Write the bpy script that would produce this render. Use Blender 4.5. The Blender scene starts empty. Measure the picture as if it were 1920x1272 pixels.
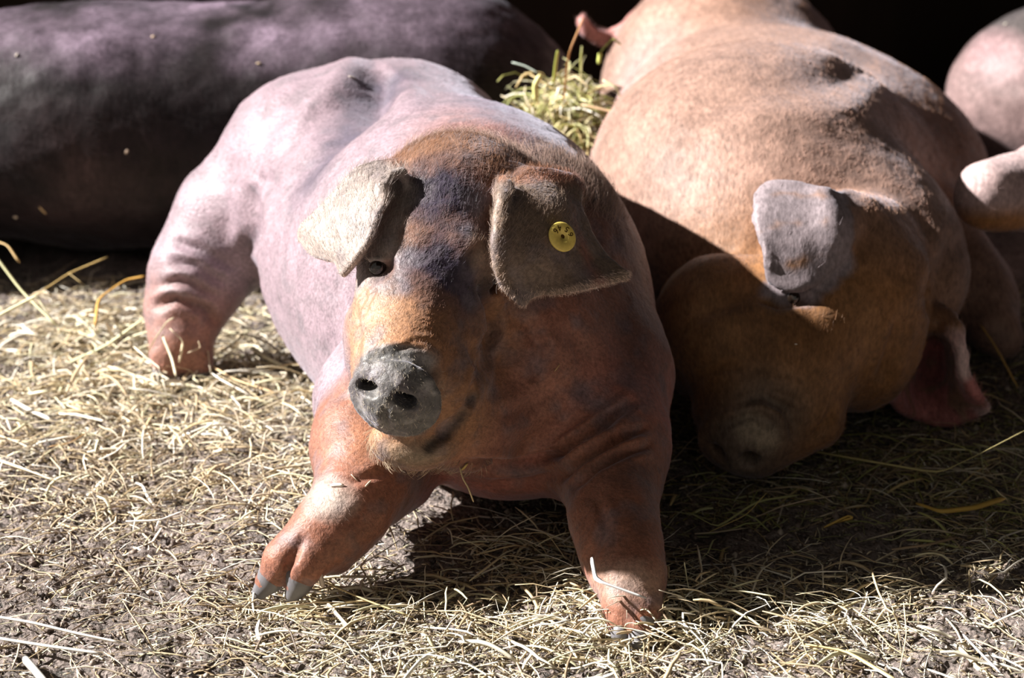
import bpy, math, random
import numpy as np
from mathutils import Vector, Matrix
from mathutils.kdtree import KDTree
from mathutils.bvhtree import BVHTree

random.seed(7)
RNG = np.random.default_rng(7)
scn = bpy.context.scene
COL = scn.collection

# ------------------------------------------------------------------ camera
CAM = np.array([0.0, -2.30, 0.95])
PITCH = math.radians(17.0)
LENS = 85.0
FPX = 1920 * LENS / 36.0
cam_d = bpy.data.cameras.new('camera')
cam_d.lens = LENS
cam_d.sensor_width = 36.0
cam_d.clip_end = 60
cam_d.dof.use_dof = True
cam_d.dof.focus_distance = 2.36
cam_d.dof.aperture_fstop = 6.3
cam = bpy.data.objects.new('camera', cam_d)
cam.location = CAM
cam.rotation_euler = (math.pi / 2 - PITCH, 0, 0)
COL.objects.link(cam)
scn.camera = cam

# ------------------------------------------------------------------ world, sun, exposure
scn.view_settings.view_transform = 'Standard'
scn.view_settings.look = 'None'
scn.view_settings.gamma = 1.0
scn.view_settings.exposure = 0.22
scn.view_settings.use_curve_mapping = False
world = bpy.data.worlds.new('sky')
scn.world = world
world.use_nodes = True
bg = world.node_tree.nodes['Background']
bg.inputs['Color'].default_value = (1.0, 0.93, 0.84, 1)
bg.inputs['Strength'].default_value = 0.235
sun_d = bpy.data.lights.new('sun', 'SUN')
sun_d.energy = 14.0
sun_d.angle = math.radians(1.0)
sun_d.color = (1.0, 0.96, 0.92)
sun = bpy.data.objects.new('sun', sun_d)
sun.rotation_euler = Vector((0.79, -0.06, -0.555)).to_track_quat('-Z', 'Y').to_euler()
sun.location = (-3, -0.5, 3)
COL.objects.link(sun)

# ------------------------------------------------------------------ pixel -> world
FW = np.array([0, math.cos(PITCH), -math.sin(PITCH)])
UP = np.array([0, math.sin(PITCH), math.cos(PITCH)])
RT = np.array([1.0, 0, 0])


def ray(px, py):
    return FW + RT * ((px - 960) / FPX) + UP * ((636 - py) / FPX)


def W(px, py, Y):
    """point seen at pixel px, py that stands at depth Y"""
    d = ray(px, py)
    return CAM + d * ((Y - CAM[1]) / d[1])


def H(px, py, h=0.0):
    """point seen at pixel px, py at height h over the floor"""
    d = ray(px, py)
    return CAM + d * ((h - CAM[2]) / d[2])


def project(P):
    Q = P - CAM
    f = Q @ FW
    return 960 + FPX * (Q @ RT) / f, 636 - FPX * (Q @ UP) / f


# ------------------------------------------------------------------ numpy noise
def vnoise(P, freq, seed=0):
    """smooth value noise, 0..1, P is (n,3)"""
    q = np.asarray(P, dtype=np.float64) * freq + 1000.0 + seed * 17.31
    i = np.floor(q).astype(np.int64)
    f = q - i
    f = f * f * (3 - 2 * f)

    def hsh(a, b, c):
        n = (a * 374761393 + b * 668265263 + c * 2147483647 + seed * 1274126177) & 0x7fffffff
        n = ((n ^ (n >> 13)) * 1274126177) & 0x7fffffff
        n = n ^ (n >> 16)
        return (n & 0xffff) / 65535.0
    r = 0
    for dx in (0, 1):
        wx = f[:, 0] if dx else 1 - f[:, 0]
        for dy in (0, 1):
            wy = f[:, 1] if dy else 1 - f[:, 1]
            for dz in (0, 1):
                wz = f[:, 2] if dz else 1 - f[:, 2]
                r = r + wx * wy * wz * hsh(i[:, 0] + dx, i[:, 1] + dy, i[:, 2] + dz)
    return r


def fbm(P, freq, octv=3, seed=0):
    a, s, t = 1.0, 0, 0
    for o in range(octv):
        s = s + a * vnoise(P, freq * 2 ** o, seed + o)
        t += a
        a *= 0.5
    return s / t


# ------------------------------------------------------------------ signed distance field modelling
def axis(segs):
    """segs: [(start, step), ..., (end,)] -> non uniform coordinates"""
    out = []
    for (a, st), b in zip(segs[:-1], [s[0] for s in segs[1:]]):
        n = max(1, int(round((b - a) / st)))
        out.append(a + (b - a) * np.arange(n) / n)
    out.append(np.array([segs[-1][0]]))
    return np.concatenate(out)


class Field:
    def __init__(s, xs, ys, zs):
        s.ax = [axis(xs), axis(ys), axis(zs)]
        s.F = np.full([len(a) for a in s.ax], 0.5, dtype=np.float32)

    def box(s, lo, hi):
        sl = []
        for a, l, h in zip(s.ax, lo, hi):
            i0 = max(0, int(np.searchsorted(a, l)) - 1)
            i1 = min(len(a), int(np.searchsorted(a, h)) + 1)
            if i1 - i0 < 1:
                return None
            sl.append(slice(i0, i1))
        return tuple(sl)

    def grid(s, sl):
        return np.meshgrid(s.ax[0][sl[0]], s.ax[1][sl[1]], s.ax[2][sl[2]], indexing='ij', sparse=True)

    def _put(s, sl, d, k, carve):
        F = s.F[sl]
        if carve:
            d = -d
            h = np.clip(0.5 - 0.5 * (d - F) / k, 0, 1)       # smooth max
            s.F[sl] = F * h + d * (1 - h) + k * h * (1 - h)
        else:
            h = np.clip(0.5 + 0.5 * (d - F) / k, 0, 1)
            s.F[sl] = d * (1 - h) + F * h - k * h * (1 - h)

    def ell(s, c, r, k=0.04, rot=None, carve=False):
        c = np.asarray(c, float)
        r = np.asarray(r, float) * np.ones(3)
        R = np.eye(3) if rot is None else np.array(rot)
        e = np.sqrt((R ** 2) @ (r ** 2)) + k + 0.012
        sl = s.box(c - e, c + e)
        if sl is None:
            return
        X, Y, Z = s.grid(sl)
        X, Y, Z = X - c[0], Y - c[1], Z - c[2]
        l = [(R[0, i] * X + R[1, i] * Y + R[2, i] * Z) for i in range(3)]
        k0 = np.sqrt(sum((l[i] / r[i]) ** 2 for i in range(3)))
        k1 = np.sqrt(sum((l[i] / r[i] ** 2) ** 2 for i in range(3))) + 1e-9
        s._put(sl, k0 * (k0 - 1) / k1, k, carve)

    def cone(s, a, b, ra, rb, k=0.03, carve=False):
        a, b = np.asarray(a, float), np.asarray(b, float)
        m = max(ra, rb) + k + 0.012
        sl = s.box(np.minimum(a, b) - m, np.maximum(a, b) + m)
        if sl is None:
            return
        X, Y, Z = s.grid(sl)
        ab = b - a
        L2 = max(1e-9, ab @ ab)
        t = np.clip(((X - a[0]) * ab[0] + (Y - a[1]) * ab[1] + (Z - a[2]) * ab[2]) / L2, 0, 1)
        d = np.sqrt((X - a[0] - t * ab[0]) ** 2 + (Y - a[1] - t * ab[1]) ** 2 + (Z - a[2] - t * ab[2]) ** 2)
        s._put(sl, d - (ra + (rb - ra) * t), k, carve)

    def chain(s, pts, k=0.03, carve=False):
        for (p, r), (q, t) in zip(pts[:-1], pts[1:]):
            s.cone(p, q, r, t, k, carve)

    def sheet(s, P, T, k=0.012):
        """P (n,3) dense points on a sheet, T (n,) half thickness"""
        m = T.max() + k + 0.008
        sl = s.box(P.min(0) - m, P.max(0) + m)
        X, Y, Z = np.meshgrid(*[s.ax[i][sl[i]] for i in range(3)], indexing='ij')
        Q = np.stack([X.ravel(), Y.ravel(), Z.ravel()], 1)
        best = np.full(len(Q), 1.0)
        kd = KDTree(len(P))
        for i, p in enumerate(P):
            kd.insert(p, i)
        kd.balance()
        find = kd.find
        # coarse reject with the axis-aligned cells of the sheet
        cell = m
        occ = set()
        for c in np.unique(np.floor(P / cell).astype(int), axis=0):
            for dx in (-1, 0, 1):
                for dy in (-1, 0, 1):
                    for dz in (-1, 0, 1):
                        occ.add((c[0] + dx, c[1] + dy, c[2] + dz))
        qc = np.floor(Q / cell).astype(int)
        uq, inv = np.unique(qc, axis=0, return_inverse=True)
        ok = np.array([tuple(u) in occ for u in uq])[inv.ravel()]
        for i in np.nonzero(ok)[0]:
            _, j, d = find(Q[i])
            best[i] = d - T[j]
        s._put(sl, best.reshape(X.shape), k, False)

    def sample(s, P):
        idx = []
        for i in range(3):
            a = s.ax[i]
            j = np.clip(np.searchsorted(a, P[:, i]) - 1, 0, len(a) - 2)
            idx.append((j, np.clip((P[:, i] - a[j]) / (a[j + 1] - a[j]), 0, 1)))
        r = 0
        for dx in (0, 1):
            for dy in (0, 1):
                for dz in (0, 1):
                    w = 1
                    for (j, f), d in zip(idx, (dx, dy, dz)):
                        w = w * (f if d else 1 - f)
                    r = r + w * s.F[idx[0][0] + dx, idx[1][0] + dy, idx[2][0] + dz]
        return r

    def surf(s, px, py, y0=-0.3, y1=2.0):
        """first surface point along the sight line of a pixel"""
        d = ray(px, py)
        t = np.arange((y0 - CAM[1]) / d[1], (y1 - CAM[1]) / d[1], 0.0008)
        P = CAM + t[:, None] * d
        v = s.sample(P)
        n = np.nonzero(v < 0)[0]
        return P[n[0]] if len(n) else W(px, py, 0.1)

    def mesh(s, smooth=2):
        F = s.F
        ins = F < 0
        cnt = np.zeros([n - 1 for n in F.shape], np.int8)
        for dx in (0, 1):
            for dy in (0, 1):
                for dz in (0, 1):
                    cnt += ins[dx:F.shape[0] - 1 + dx, dy:F.shape[1] - 1 + dy, dz:F.shape[2] - 1 + dz]
        act = (cnt > 0) & (cnt < 8)
        I = np.argwhere(act)
        idx = np.full(act.shape, -1, np.int32)
        idx[act] = np.arange(len(I))
        acc = np.zeros((len(I), 3))
        num = np.zeros(len(I))
        C = [(x, y, z) for x in (0, 1) for y in (0, 1) for z in (0, 1)]
        for a in C:
            for ax_ in range(3):
                if a[ax_]:
                    continue
                b = list(a)
                b[ax_] = 1
                A, B = I + np.array(a), I + np.array(b)
                fa, fb = F[A[:, 0], A[:, 1], A[:, 2]], F[B[:, 0], B[:, 1], B[:, 2]]
                m = (fa < 0) != (fb < 0)
                t = fa[m] / (fa[m] - fb[m])
                pa = np.stack([s.ax[i][A[m][:, i]] for i in range(3)], 1)
                pb = np.stack([s.ax[i][B[m][:, i]] for i in range(3)], 1)
                acc[m] += pa + (pb - pa) * t[:, None]
                num[m] += 1
        V = acc / num[:, None]
        quads = []
        for ax_ in range(3):
            o = [(1, 2), (2, 0), (0, 1)][ax_]
            sa = [slice(None)] * 3
            sb = [slice(None)] * 3
            sa[ax_], sb[ax_] = slice(0, -1), slice(1, None)
            A, B = ins[tuple(sa)], ins[tuple(sb)]
            E = np.argwhere(A != B)
            flip = B[E[:, 0], E[:, 1], E[:, 2]]
            ok = (E[:, o[0]] > 0) & (E[:, o[1]] > 0) & (E[:, o[0]] < F.shape[o[0]] - 1) & (E[:, o[1]] < F.shape[o[1]] - 1)
            E, flip = E[ok], flip[ok]
            q = []
            for du, dv in ((-1, -1), (0, -1), (0, 0), (-1, 0)):
                c = E.copy()
                c[:, o[0]] += du
                c[:, o[1]] += dv
                q.append(idx[c[:, 0], c[:, 1], c[:, 2]])
            q = np.stack(q, 1)
            q[flip] = q[flip][:, ::-1]
            quads.append(q)
        Q = np.concatenate(quads)
        # keep the largest connected piece order intact; light smoothing
        for _ in range(smooth):
            V = relax(V, Q, 0.5)
            V = relax(V, Q, -0.45)
        return V, Q


def relax(V, Q, f):
    e = np.concatenate([Q[:, [0, 1]], Q[:, [1, 2]], Q[:, [2, 3]], Q[:, [3, 0]]])
    n = np.bincount(e[:, 0], minlength=len(V)) + np.bincount(e[:, 1], minlength=len(V))
    A = np.stack([np.bincount(e[:, 0], V[e[:, 1], i], len(V)) + np.bincount(e[:, 1], V[e[:, 0], i], len(V)) for i in range(3)], 1)
    return V + f * (A / np.maximum(n, 1)[:, None] - V)


def normals(V, Q):
    n = np.cross(V[Q[:, 2]] - V[Q[:, 0]], V[Q[:, 3]] - V[Q[:, 1]])
    N = np.stack([sum(np.bincount(Q[:, j], n[:, i], len(V)) for j in range(4)) for i in range(3)], 1)
    return N / (np.linalg.norm(N, axis=1)[:, None] + 1e-12)


def bspline(grid, nu, nv):
    """uniform Catmull-Rom over a control grid (rows, cols, 3) -> (nu, nv, 3)"""
    G = np.asarray(grid, float)

    def interp(A, n):
        m = A.shape[0]
        t = np.linspace(0, m - 1, n)
        i = np.clip(t.astype(int), 0, m - 2)
        f = (t - i)[:, None, None]
        ext = np.concatenate([2 * A[:1] - A[1:2], A, 2 * A[-1:] - A[-2:-1]])
        p0, p1, p2, p3 = ext[i], ext[i + 1], ext[i + 2], ext[i + 3]
        return 0.5 * (2 * p1 + (p2 - p0) * f + (2 * p0 - 5 * p1 + 4 * p2 - p3) * f ** 2 + (3 * p1 - p0 - 3 * p2 + p3) * f ** 3)
    A = interp(G, nu)
    return np.transpose(interp(np.transpose(A, (1, 0, 2)), nv), (1, 0, 2))


def ear_sheet(rows, t_mid=0.0036, t_rim=0.0048, n=70, t_edge=None):
    S = bspline([[W(*p) for p in r] for r in rows], n, n)
    u, v = np.meshgrid(np.linspace(0, 1, n), np.linspace(0, 1, n), indexing='ij')
    e = np.minimum(np.minimum(v, 1 - v), 1 - u)
    T = t_mid + (t_rim - t_mid) * np.exp(-(e / 0.05) ** 2) + 0.005 * np.exp(-(u / 0.12) ** 2)
    if t_edge:
        T = T + (t_edge - t_rim) * np.exp(-(v / 0.06) ** 2)
    return S.reshape(-1, 3), T.ravel()


def crease(V, N, lines, lo=-1, hi=9):
    """push skin in along folds: lines of (pixel polyline, width px, depth m); acts on the side that faces out"""
    x, y = project(V)
    face = np.einsum('ij,ij->i', N, CAM - V) > 0
    out = V.copy()
    for pts, w, dep in lines:
        pts = np.array(pts, float)
        best = np.full(len(V), 1e9)
        lens = np.linalg.norm(np.diff(pts, axis=0), axis=1)
        tot, run = lens.sum(), 0.0
        tt = np.zeros(len(V))
        for a, b, L in zip(pts[:-1], pts[1:], lens):
            ab = b - a
            t = np.clip(((x - a[0]) * ab[0] + (y - a[1]) * ab[1]) / (ab @ ab), 0, 1)
            d = np.hypot(x - a[0] - t * ab[0], y - a[1] - t * ab[1])
            m = d < best
            best[m] = d[m]
            tt[m] = (run + t[m] * L) / tot
            run += L
        fade = np.clip(np.minimum(tt, 1 - tt) / 0.25, 0.0, 1)
        fade = fade * (2 - fade)
        g = np.exp(-(best / w) ** 2) - 0.45 * np.exp(-((best - 2.0 * w) / w) ** 2)
        win = np.clip((V[:, 1] - lo) / 0.10, 0, 1) * np.clip((hi - V[:, 1]) / 0.10, 0, 1)
        sel = face & (best < 5 * w)
        out[sel] -= N[sel] * (dep * fade[sel] * g[sel] * win[sel])[:, None]
    return out


# ------------------------------------------------------------------ object helpers
def tag(o, label=None, cat=None, group=None, kind=None):
    if label: o['label'] = label
    if cat: o['category'] = cat
    if group: o['group'] = group
    if kind: o['kind'] = kind
    return o


def mk(name, V, Q, mats, parent=None, smooth=True, colors=None, sub=None):
    V = np.asarray(V, np.float32)
    me = bpy.data.meshes.new(name)
    if isinstance(Q, np.ndarray):
        nf, w = Q.shape
        me.vertices.add(len(V))
        me.vertices.foreach_set('co', V.ravel())
        me.loops.add(nf * w)
        me.loops.foreach_set('vertex_index', Q.astype(np.int32).ravel())
        me.polygons.add(nf)
        me.polygons.foreach_set('loop_start', np.arange(0, nf * w, w, dtype=np.int32))
        me.polygons.foreach_set('loop_total', np.full(nf, w, np.int32))
        me.update(calc_edges=True)
    else:
        me.from_pydata([tuple(v) for v in V], [], [tuple(q) for q in Q])
    me.validate()
    if smooth:
        me.polygons.foreach_set('use_smooth', np.ones(len(me.polygons), bool))
    if colors is not None:
        at = me.color_attributes.new('base_tint', 'FLOAT_COLOR', 'POINT')
        c = np.ones((len(V), 4), np.float32)
        c[:, :np.shape(colors)[1]] = colors
        at.data.foreach_set('color', c.ravel())
    for m in (mats if isinstance(mats, (list, tuple)) else [mats]):
        me.materials.append(m)
    o = bpy.data.objects.new(name, me)
    COL.objects.link(o)
    if parent is not None:
        o.parent = parent
        o.matrix_parent_inverse = Matrix.Translation(-Vector(parent.location))
    return o


def empty(name, loc):
    o = bpy.data.objects.new(name, None)
    o.location = loc
    o.empty_display_size = 0.1
    COL.objects.link(o)
    return o


def mat(name):
    m = bpy.data.materials.new(name)
    m.use_nodes = True
    nt = m.node_tree
    b = nt.nodes['Principled BSDF']
    return m, nt, b


def N_(nt, typ, **kw):
    n = nt.nodes.new(typ)
    for k, v in kw.items():
        if k in n.inputs:
            n.inputs[k].default_value = v
        else:
            setattr(n, k, v)
    return n


# ------------------------------------------------------------------ materials
def skin_material(name, rough=0.5, sheen=0.25, spec=0.35, bump=0.35, streak=(260, 260, 260), vary=0.35):
    m, nt, b = mat(name)
    L = nt.links.new
    at = N_(nt, 'ShaderNodeAttribute', attribute_name='base_tint')
    tc = N_(nt, 'ShaderNodeTexCoord')
    mp = N_(nt, 'ShaderNodeMapping')
    mp.inputs['Scale'].default_value = streak
    L(tc.outputs['Object'], mp.inputs['Vector'])
    fine = N_(nt, 'ShaderNodeTexNoise', Scale=1.0, Detail=3.0, Roughness=0.65)
    L(mp.outputs['Vector'], fine.inputs['Vector'])
    mid = N_(nt, 'ShaderNodeTexNoise', Scale=38.0, Detail=4.0, Roughness=0.6)
    L(tc.outputs['Object'], mid.inputs['Vector'])
    mr = N_(nt, 'ShaderNodeMapRange')
    mr.inputs['From Min'].default_value = 0.3
    mr.inputs['From Max'].default_value = 0.7
    mr.inputs['To Min'].default_value = 1 - vary
    mr.inputs['To Max'].default_value = 1 + vary
    L(fine.outputs['Fac'], mr.inputs['Value'])
    mr2 = N_(nt, 'ShaderNodeMapRange')
    mr2.inputs['From Min'].default_value = 0.3
    mr2.inputs['From Max'].default_value = 0.7
    mr2.inputs['To Min'].default_value = 0.8
    mr2.inputs['To Max'].default_value = 1.2
    L(mid.outputs['Fac'], mr2.inputs['Value'])
    mu = N_(nt, 'ShaderNodeMath', operation='MULTIPLY')
    L(mr.outputs[0], mu.inputs[0])
    L(mr2.outputs[0], mu.inputs[1])
    vm = N_(nt, 'ShaderNodeVectorMath', operation='SCALE')
    L(at.outputs['Color'], vm.inputs[0])
    L(mu.outputs[0], vm.inputs['Scale'])
    L(vm.outputs[0], b.inputs['Base Color'])
    rg = N_(nt, 'ShaderNodeMath', operation='MULTIPLY')
    rg.inputs[1].default_value = rough
    L(at.outputs['Alpha'], rg.inputs[0])
    L(rg.outputs[0], b.inputs['Roughness'])
    b.inputs['Specular IOR Level'].default_value = spec
    b.inputs['Sheen Weight'].default_value = sheen
    b.inputs['Sheen Roughness'].default_value = 0.4
    b.inputs['Sheen Tint'].default_value = (0.85, 0.85, 1.0, 1)
    bp = N_(nt, 'ShaderNodeBump', Strength=bump, Distance=0.002)
    L(fine.outputs['Fac'], bp.inputs['Height'])
    bp2 = N_(nt, 'ShaderNodeBump', Strength=0.3, Distance=0.0035)
    L(mid.outputs['Fac'], bp2.inputs['Height'])
    L(bp2.outputs[0], bp.inputs['Normal'])
    L(bp.outputs[0], b.inputs['Normal'])
    return m


def attr_material(name, rough=0.6, spec=0.3, noise=60, vary=0.25):
    m, nt, b = mat(name)
    L = nt.links.new
    at = N_(nt, 'ShaderNodeAttribute', attribute_name='base_tint')
    tc = N_(nt, 'ShaderNodeTexCoord')
    no = N_(nt, 'ShaderNodeTexNoise', Scale=noise, Detail=3.0)
    L(tc.outputs['Object'], no.inputs['Vector'])
    mr = N_(nt, 'ShaderNodeMapRange')
    mr.inputs['To Min'].default_value = 1 - vary
    mr.inputs['To Max'].default_value = 1 + vary
    L(no.outputs['Fac'], mr.inputs['Value'])
    vm = N_(nt, 'ShaderNodeVectorMath', operation='SCALE')
    L(at.outputs['Color'], vm.inputs[0])
    L(mr.outputs[0], vm.inputs['Scale'])
    L(vm.outputs[0], b.inputs['Base Color'])
    b.inputs['Roughness'].default_value = rough
    b.inputs['Specular IOR Level'].default_value = spec
    return m


def plain_material(name, col, rough=0.5, spec=0.4, noise=80, vary=0.25, bump=0.2):
    m, nt, b = mat(name)
    L = nt.links.new
    tc = N_(nt, 'ShaderNodeTexCoord')
    no = N_(nt, 'ShaderNodeTexNoise', Scale=noise, Detail=4.0)
    L(tc.outputs['Object'], no.inputs['Vector'])
    cr = N_(nt, 'ShaderNodeMix', data_type='RGBA')
    cr.inputs[6].default_value = tuple(c * (1 - vary) for c in col) + (1,)
    cr.inputs[7].default_value = tuple(min(1, c * (1 + vary)) for c in col) + (1,)
    L(no.outputs['Fac'], cr.inputs[0])
    L(cr.outputs[2], b.inputs['Base Color'])
    b.inputs['Roughness'].default_value = rough
    b.inputs['Specular IOR Level'].default_value = spec
    if bump:
        bp = N_(nt, 'ShaderNodeBump', Strength=bump, Distance=0.002)
        L(no.outputs['Fac'], bp.inputs['Height'])
        L(bp.outputs[0], b.inputs['Normal'])
    return m


M_SKIN = skin_material('pig_skin', rough=0.52, sheen=0.30, bump=0.5)
M_SKIN_DARK = skin_material('dark_pig_skin', rough=0.5, sheen=0.08, spec=0.15, streak=(160, 160, 70))
M_SKIN_BROWN = skin_material('brown_pig_skin', rough=0.55, sheen=0.2, spec=0.22, streak=(230, 90, 120))
M_HOOF = plain_material('hoof_horn', (0.14, 0.135, 0.145), 0.45, 0.5)
M_EYE = plain_material('eye_gloss', (0.012, 0.008, 0.006), 0.05, 0.8, bump=0)
M_TAG = plain_material('yellow_tag_plastic', (0.88, 0.66, 0.16), 0.4, 0.4, noise=300, vary=0.18, bump=0.1)
M_INK = plain_material('tag_ink', (0.10, 0.05, 0.01), 0.6, 0.2, bump=0)
M_STRAW = attr_material('dry_straw', 0.5, 0.35)
M_HAIR = attr_material('bristle_hair', 0.45, 0.4, vary=0.1)


# ------------------------------------------------------------------ the setting: ground and barn shell
def ground_h(x, y):
    P = np.stack([x, y, np.zeros_like(x)], 1)
    h = (fbm(P, 5, 3, 3) - 0.5) * 0.022 + (fbm(P, 38, 3, 9) - 0.5) * 0.012
    for fx, fy, fr, fd in ((-0.225, -0.075, 0.055, 0.010), (0.115, -0.165, 0.05, 0.006), (-0.42, 0.64, 0.06, 0.008)):
        h = h * (1 - np.exp(-((x - fx) ** 2 + (y - fy) ** 2) / fr ** 2)) - fd * np.exp(-((x - fx) ** 2 + (y - fy) ** 2) / fr ** 2)
    return h - 0.006


def build_ground():
    gx = axis([(-3.2, 0.08), (-0.85, 0.0055), (0.85, 0.08), (3.2,)])
    gy = axis([(-3.2, 0.08), (-0.42, 0.0055), (1.15, 0.05), (2.0,)])
    X, Y = np.meshgrid(gx, gy, indexing='ij')
    x, y = X.ravel(), Y.ravel()
    z = ground_h(x, y)
    P = np.stack([x, y, z * 0], 1)
    z = z + (vnoise(P, 150, 5) - 0.5) * 0.008 + (fbm(P, 75, 2, 6) - 0.5) * 0.010
    n, m = X.shape
    i = np.arange(n * m).reshape(n, m)
    Q = np.stack([i[:-1, :-1].ravel(), i[1:, :-1].ravel(), i[1:, 1:].ravel(), i[:-1, 1:].ravel()], 1)
    mt, nt, b = mat('trodden_dirt')
    L = nt.links.new
    tc = N_(nt, 'ShaderNodeTexCoord')
    a = N_(nt, 'ShaderNodeTexNoise', Scale=14.0, Detail=5.0, Roughness=0.65)
    c = N_(nt, 'ShaderNodeTexNoise', Scale=170.0, Detail=4.0, Roughness=0.7)
    v = N_(nt, 'ShaderNodeTexVoronoi', Scale=210.0)
    for nn in (a, c, v):
        L(tc.outputs['Object'], nn.inputs['Vector'])
    r = N_(nt, 'ShaderNodeValToRGB')
    e = r.color_ramp.elements
    e[0].position, e[0].color = 0.36, (0.030, 0.036, 0.032, 1)
    e[1].position, e[1].color = 0.72, (0.40, 0.34, 0.30, 1)
    mid = r.color_ramp.elements.new(0.52)
    mid.color = (0.19, 0.155, 0.14, 1)
    mx = N_(nt, 'ShaderNodeMath', operation='MULTIPLY_ADD')
    L(c.outputs['Fac'], mx.inputs[0])
    mx.inputs[1].default_value = 0.62
    sc = N_(nt, 'ShaderNodeMath', operation='MULTIPLY')
    L(a.outputs['Fac'], sc.inputs[0])
    sc.inputs[1].default_value = 0.40
    L(sc.outputs[0], mx.inputs[2])
    L(mx.outputs[0], r.inputs['Fac'])
    L(r.outputs['Color'], b.inputs['Base Color'])
    b.inputs['Roughness'].default_value = 0.9
    b.inputs['Specular IOR Level'].default_value = 0.15
    bp = N_(nt, 'ShaderNodeBump', Strength=0.8, Distance=0.006)
    L(c.outputs['Fac'], bp.inputs['Height'])
    bp2 = N_(nt, 'ShaderNodeBump', Strength=0.5, Distance=0.004)
    L(v.outputs['Distance'], bp2.inputs['Height'])
    L(bp.outputs[0], bp2.inputs['Normal'])
    L(bp2.outputs[0], b.inputs['Normal'])
    o = mk('floor', np.stack([x, y, z], 1), Q, mt)
    tag(o, 'trodden dirt floor of the pig pen strewn with straw', 'floor', kind='structure')


def box(name, lo, hi, m, label, cat):
    x0, y0, z0 = lo
    x1, y1, z1 = hi
    V = [(x0, y0, z0), (x1, y0, z0), (x1, y1, z0), (x0, y1, z0), (x0, y0, z1), (x1, y0, z1), (x1, y1, z1), (x0, y1, z1)]
    Q = [(0, 3, 2, 1), (4, 5, 6, 7), (0, 1, 5, 4), (1, 2, 6, 5), (2, 3, 7, 6), (3, 0, 4, 7)]
    o = mk(name, V, Q, m, smooth=False)
    return tag(o, label, cat, kind='structure')


def build_shell():
    m, nt, b = mat('dark_boards')
    L = nt.links.new
    tc = N_(nt, 'ShaderNodeTexCoord')
    mp = N_(nt, 'ShaderNodeMapping')
    mp.inputs['Scale'].default_value = (6.5, 6.5, 0.6)
    L(tc.outputs['Object'], mp.inputs['Vector'])
    w = N_(nt, 'ShaderNodeTexNoise', Scale=1.5, Detail=6.0)
    L(mp.outputs['Vector'], w.inputs['Vector'])
    r = N_(nt, 'ShaderNodeValToRGB')
    r.color_ramp.elements[0].color = (0.006, 0.004, 0.003, 1)
    r.color_ramp.elements[1].color = (0.030, 0.020, 0.014, 1)
    L(w.outputs['Fac'], r.inputs['Fac'])
    L(r.outputs['Color'], b.inputs['Base Color'])
    b.inputs['Roughness'].default_value = 0.9
    b.inputs['Specular IOR Level'].default_value = 0.1
    box('wall_back', (-3.2, 1.92, -0.05), (3.2, 2.02, 2.9), m, 'dark board wall in the gloom behind the pigs', 'wall')
    box('wall_right', (3.1, -3.0, -0.05), (3.2, 1.92, 2.9), m, 'dark board wall closing the barn on the right', 'wall')
    box('ceiling', (-0.9, -3.0, 2.8), (3.2, 3.0, 2.9), m, 'dark board roof over the pen', 'ceiling')


build_ground()
build_shell()


# ------------------------------------------------------------------ colour helpers
def blob(V, c, r, soft=0.5):
    d = np.linalg.norm((V - np.asarray(c)) / (np.asarray(r) * np.ones(3)), axis=1)
    return np.clip((1 - d) / soft, 0, 1) ** 1.0


def mixc(C, col, w):
    w = np.clip(w, 0, 1)[:, None]
    return C * (1 - w) + np.array(col) * w


def seg_blob(V, pts, r, soft=0.5):
    best = np.zeros(len(V))
    for a, b in zip(pts[:-1], pts[1:]):
        a, b = np.asarray(a), np.asarray(b)
        ab = b - a
        t = np.clip(((V - a) @ ab) / (ab @ ab), 0, 1)
        d = np.linalg.norm(V - a - t[:, None] * ab, axis=1) / r
        best = np.maximum(best, np.clip((1 - d) / soft, 0, 1))
    return best


def eyeball(parent, c, r, name='eye'):
    nu, nv = 20, 12
    V, Q = [], []
    for j in range(nv + 1):
        th = math.pi * j / nv
        for i in range(nu):
            ph = 2 * math.pi * i / nu
            V.append(c + r * np.array([math.sin(th) * math.cos(ph), math.sin(th) * math.sin(ph), math.cos(th)]))
    for j in range(nv):
        for i in range(nu):
            Q.append((j * nu + i, j * nu + (i + 1) % nu, (j + 1) * nu + (i + 1) % nu, (j + 1) * nu + i))
    return mk(name, V, Q, M_EYE, parent)


def hoof(parent, a, b, r0, r1):
    """a horn claw from the toe a down to its tip b"""
    a, b = np.asarray(a), np.asarray(b)
    lo, hi = np.minimum(a, b) - r0 * 1.6, np.maximum(a, b) + r0 * 1.6
    st = r0 / 7
    f = Field([(lo[0], st), (hi[0],)], [(lo[1], st), (hi[1],)], [(lo[2], st), (hi[2],)])
    f.cone(a, b, r0, r1, 0.004)
    f.cone(a + (b - a) * 0.1 + np.array([0, 0, -r0 * 0.4]), b + np.array([0, 0, -r1 * 0.6]), r0 * 0.8, r1 * 0.9, 0.006)
    V, Q = f.mesh(2)
    return mk('hoof', V, Q, M_HOOF, parent)


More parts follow.
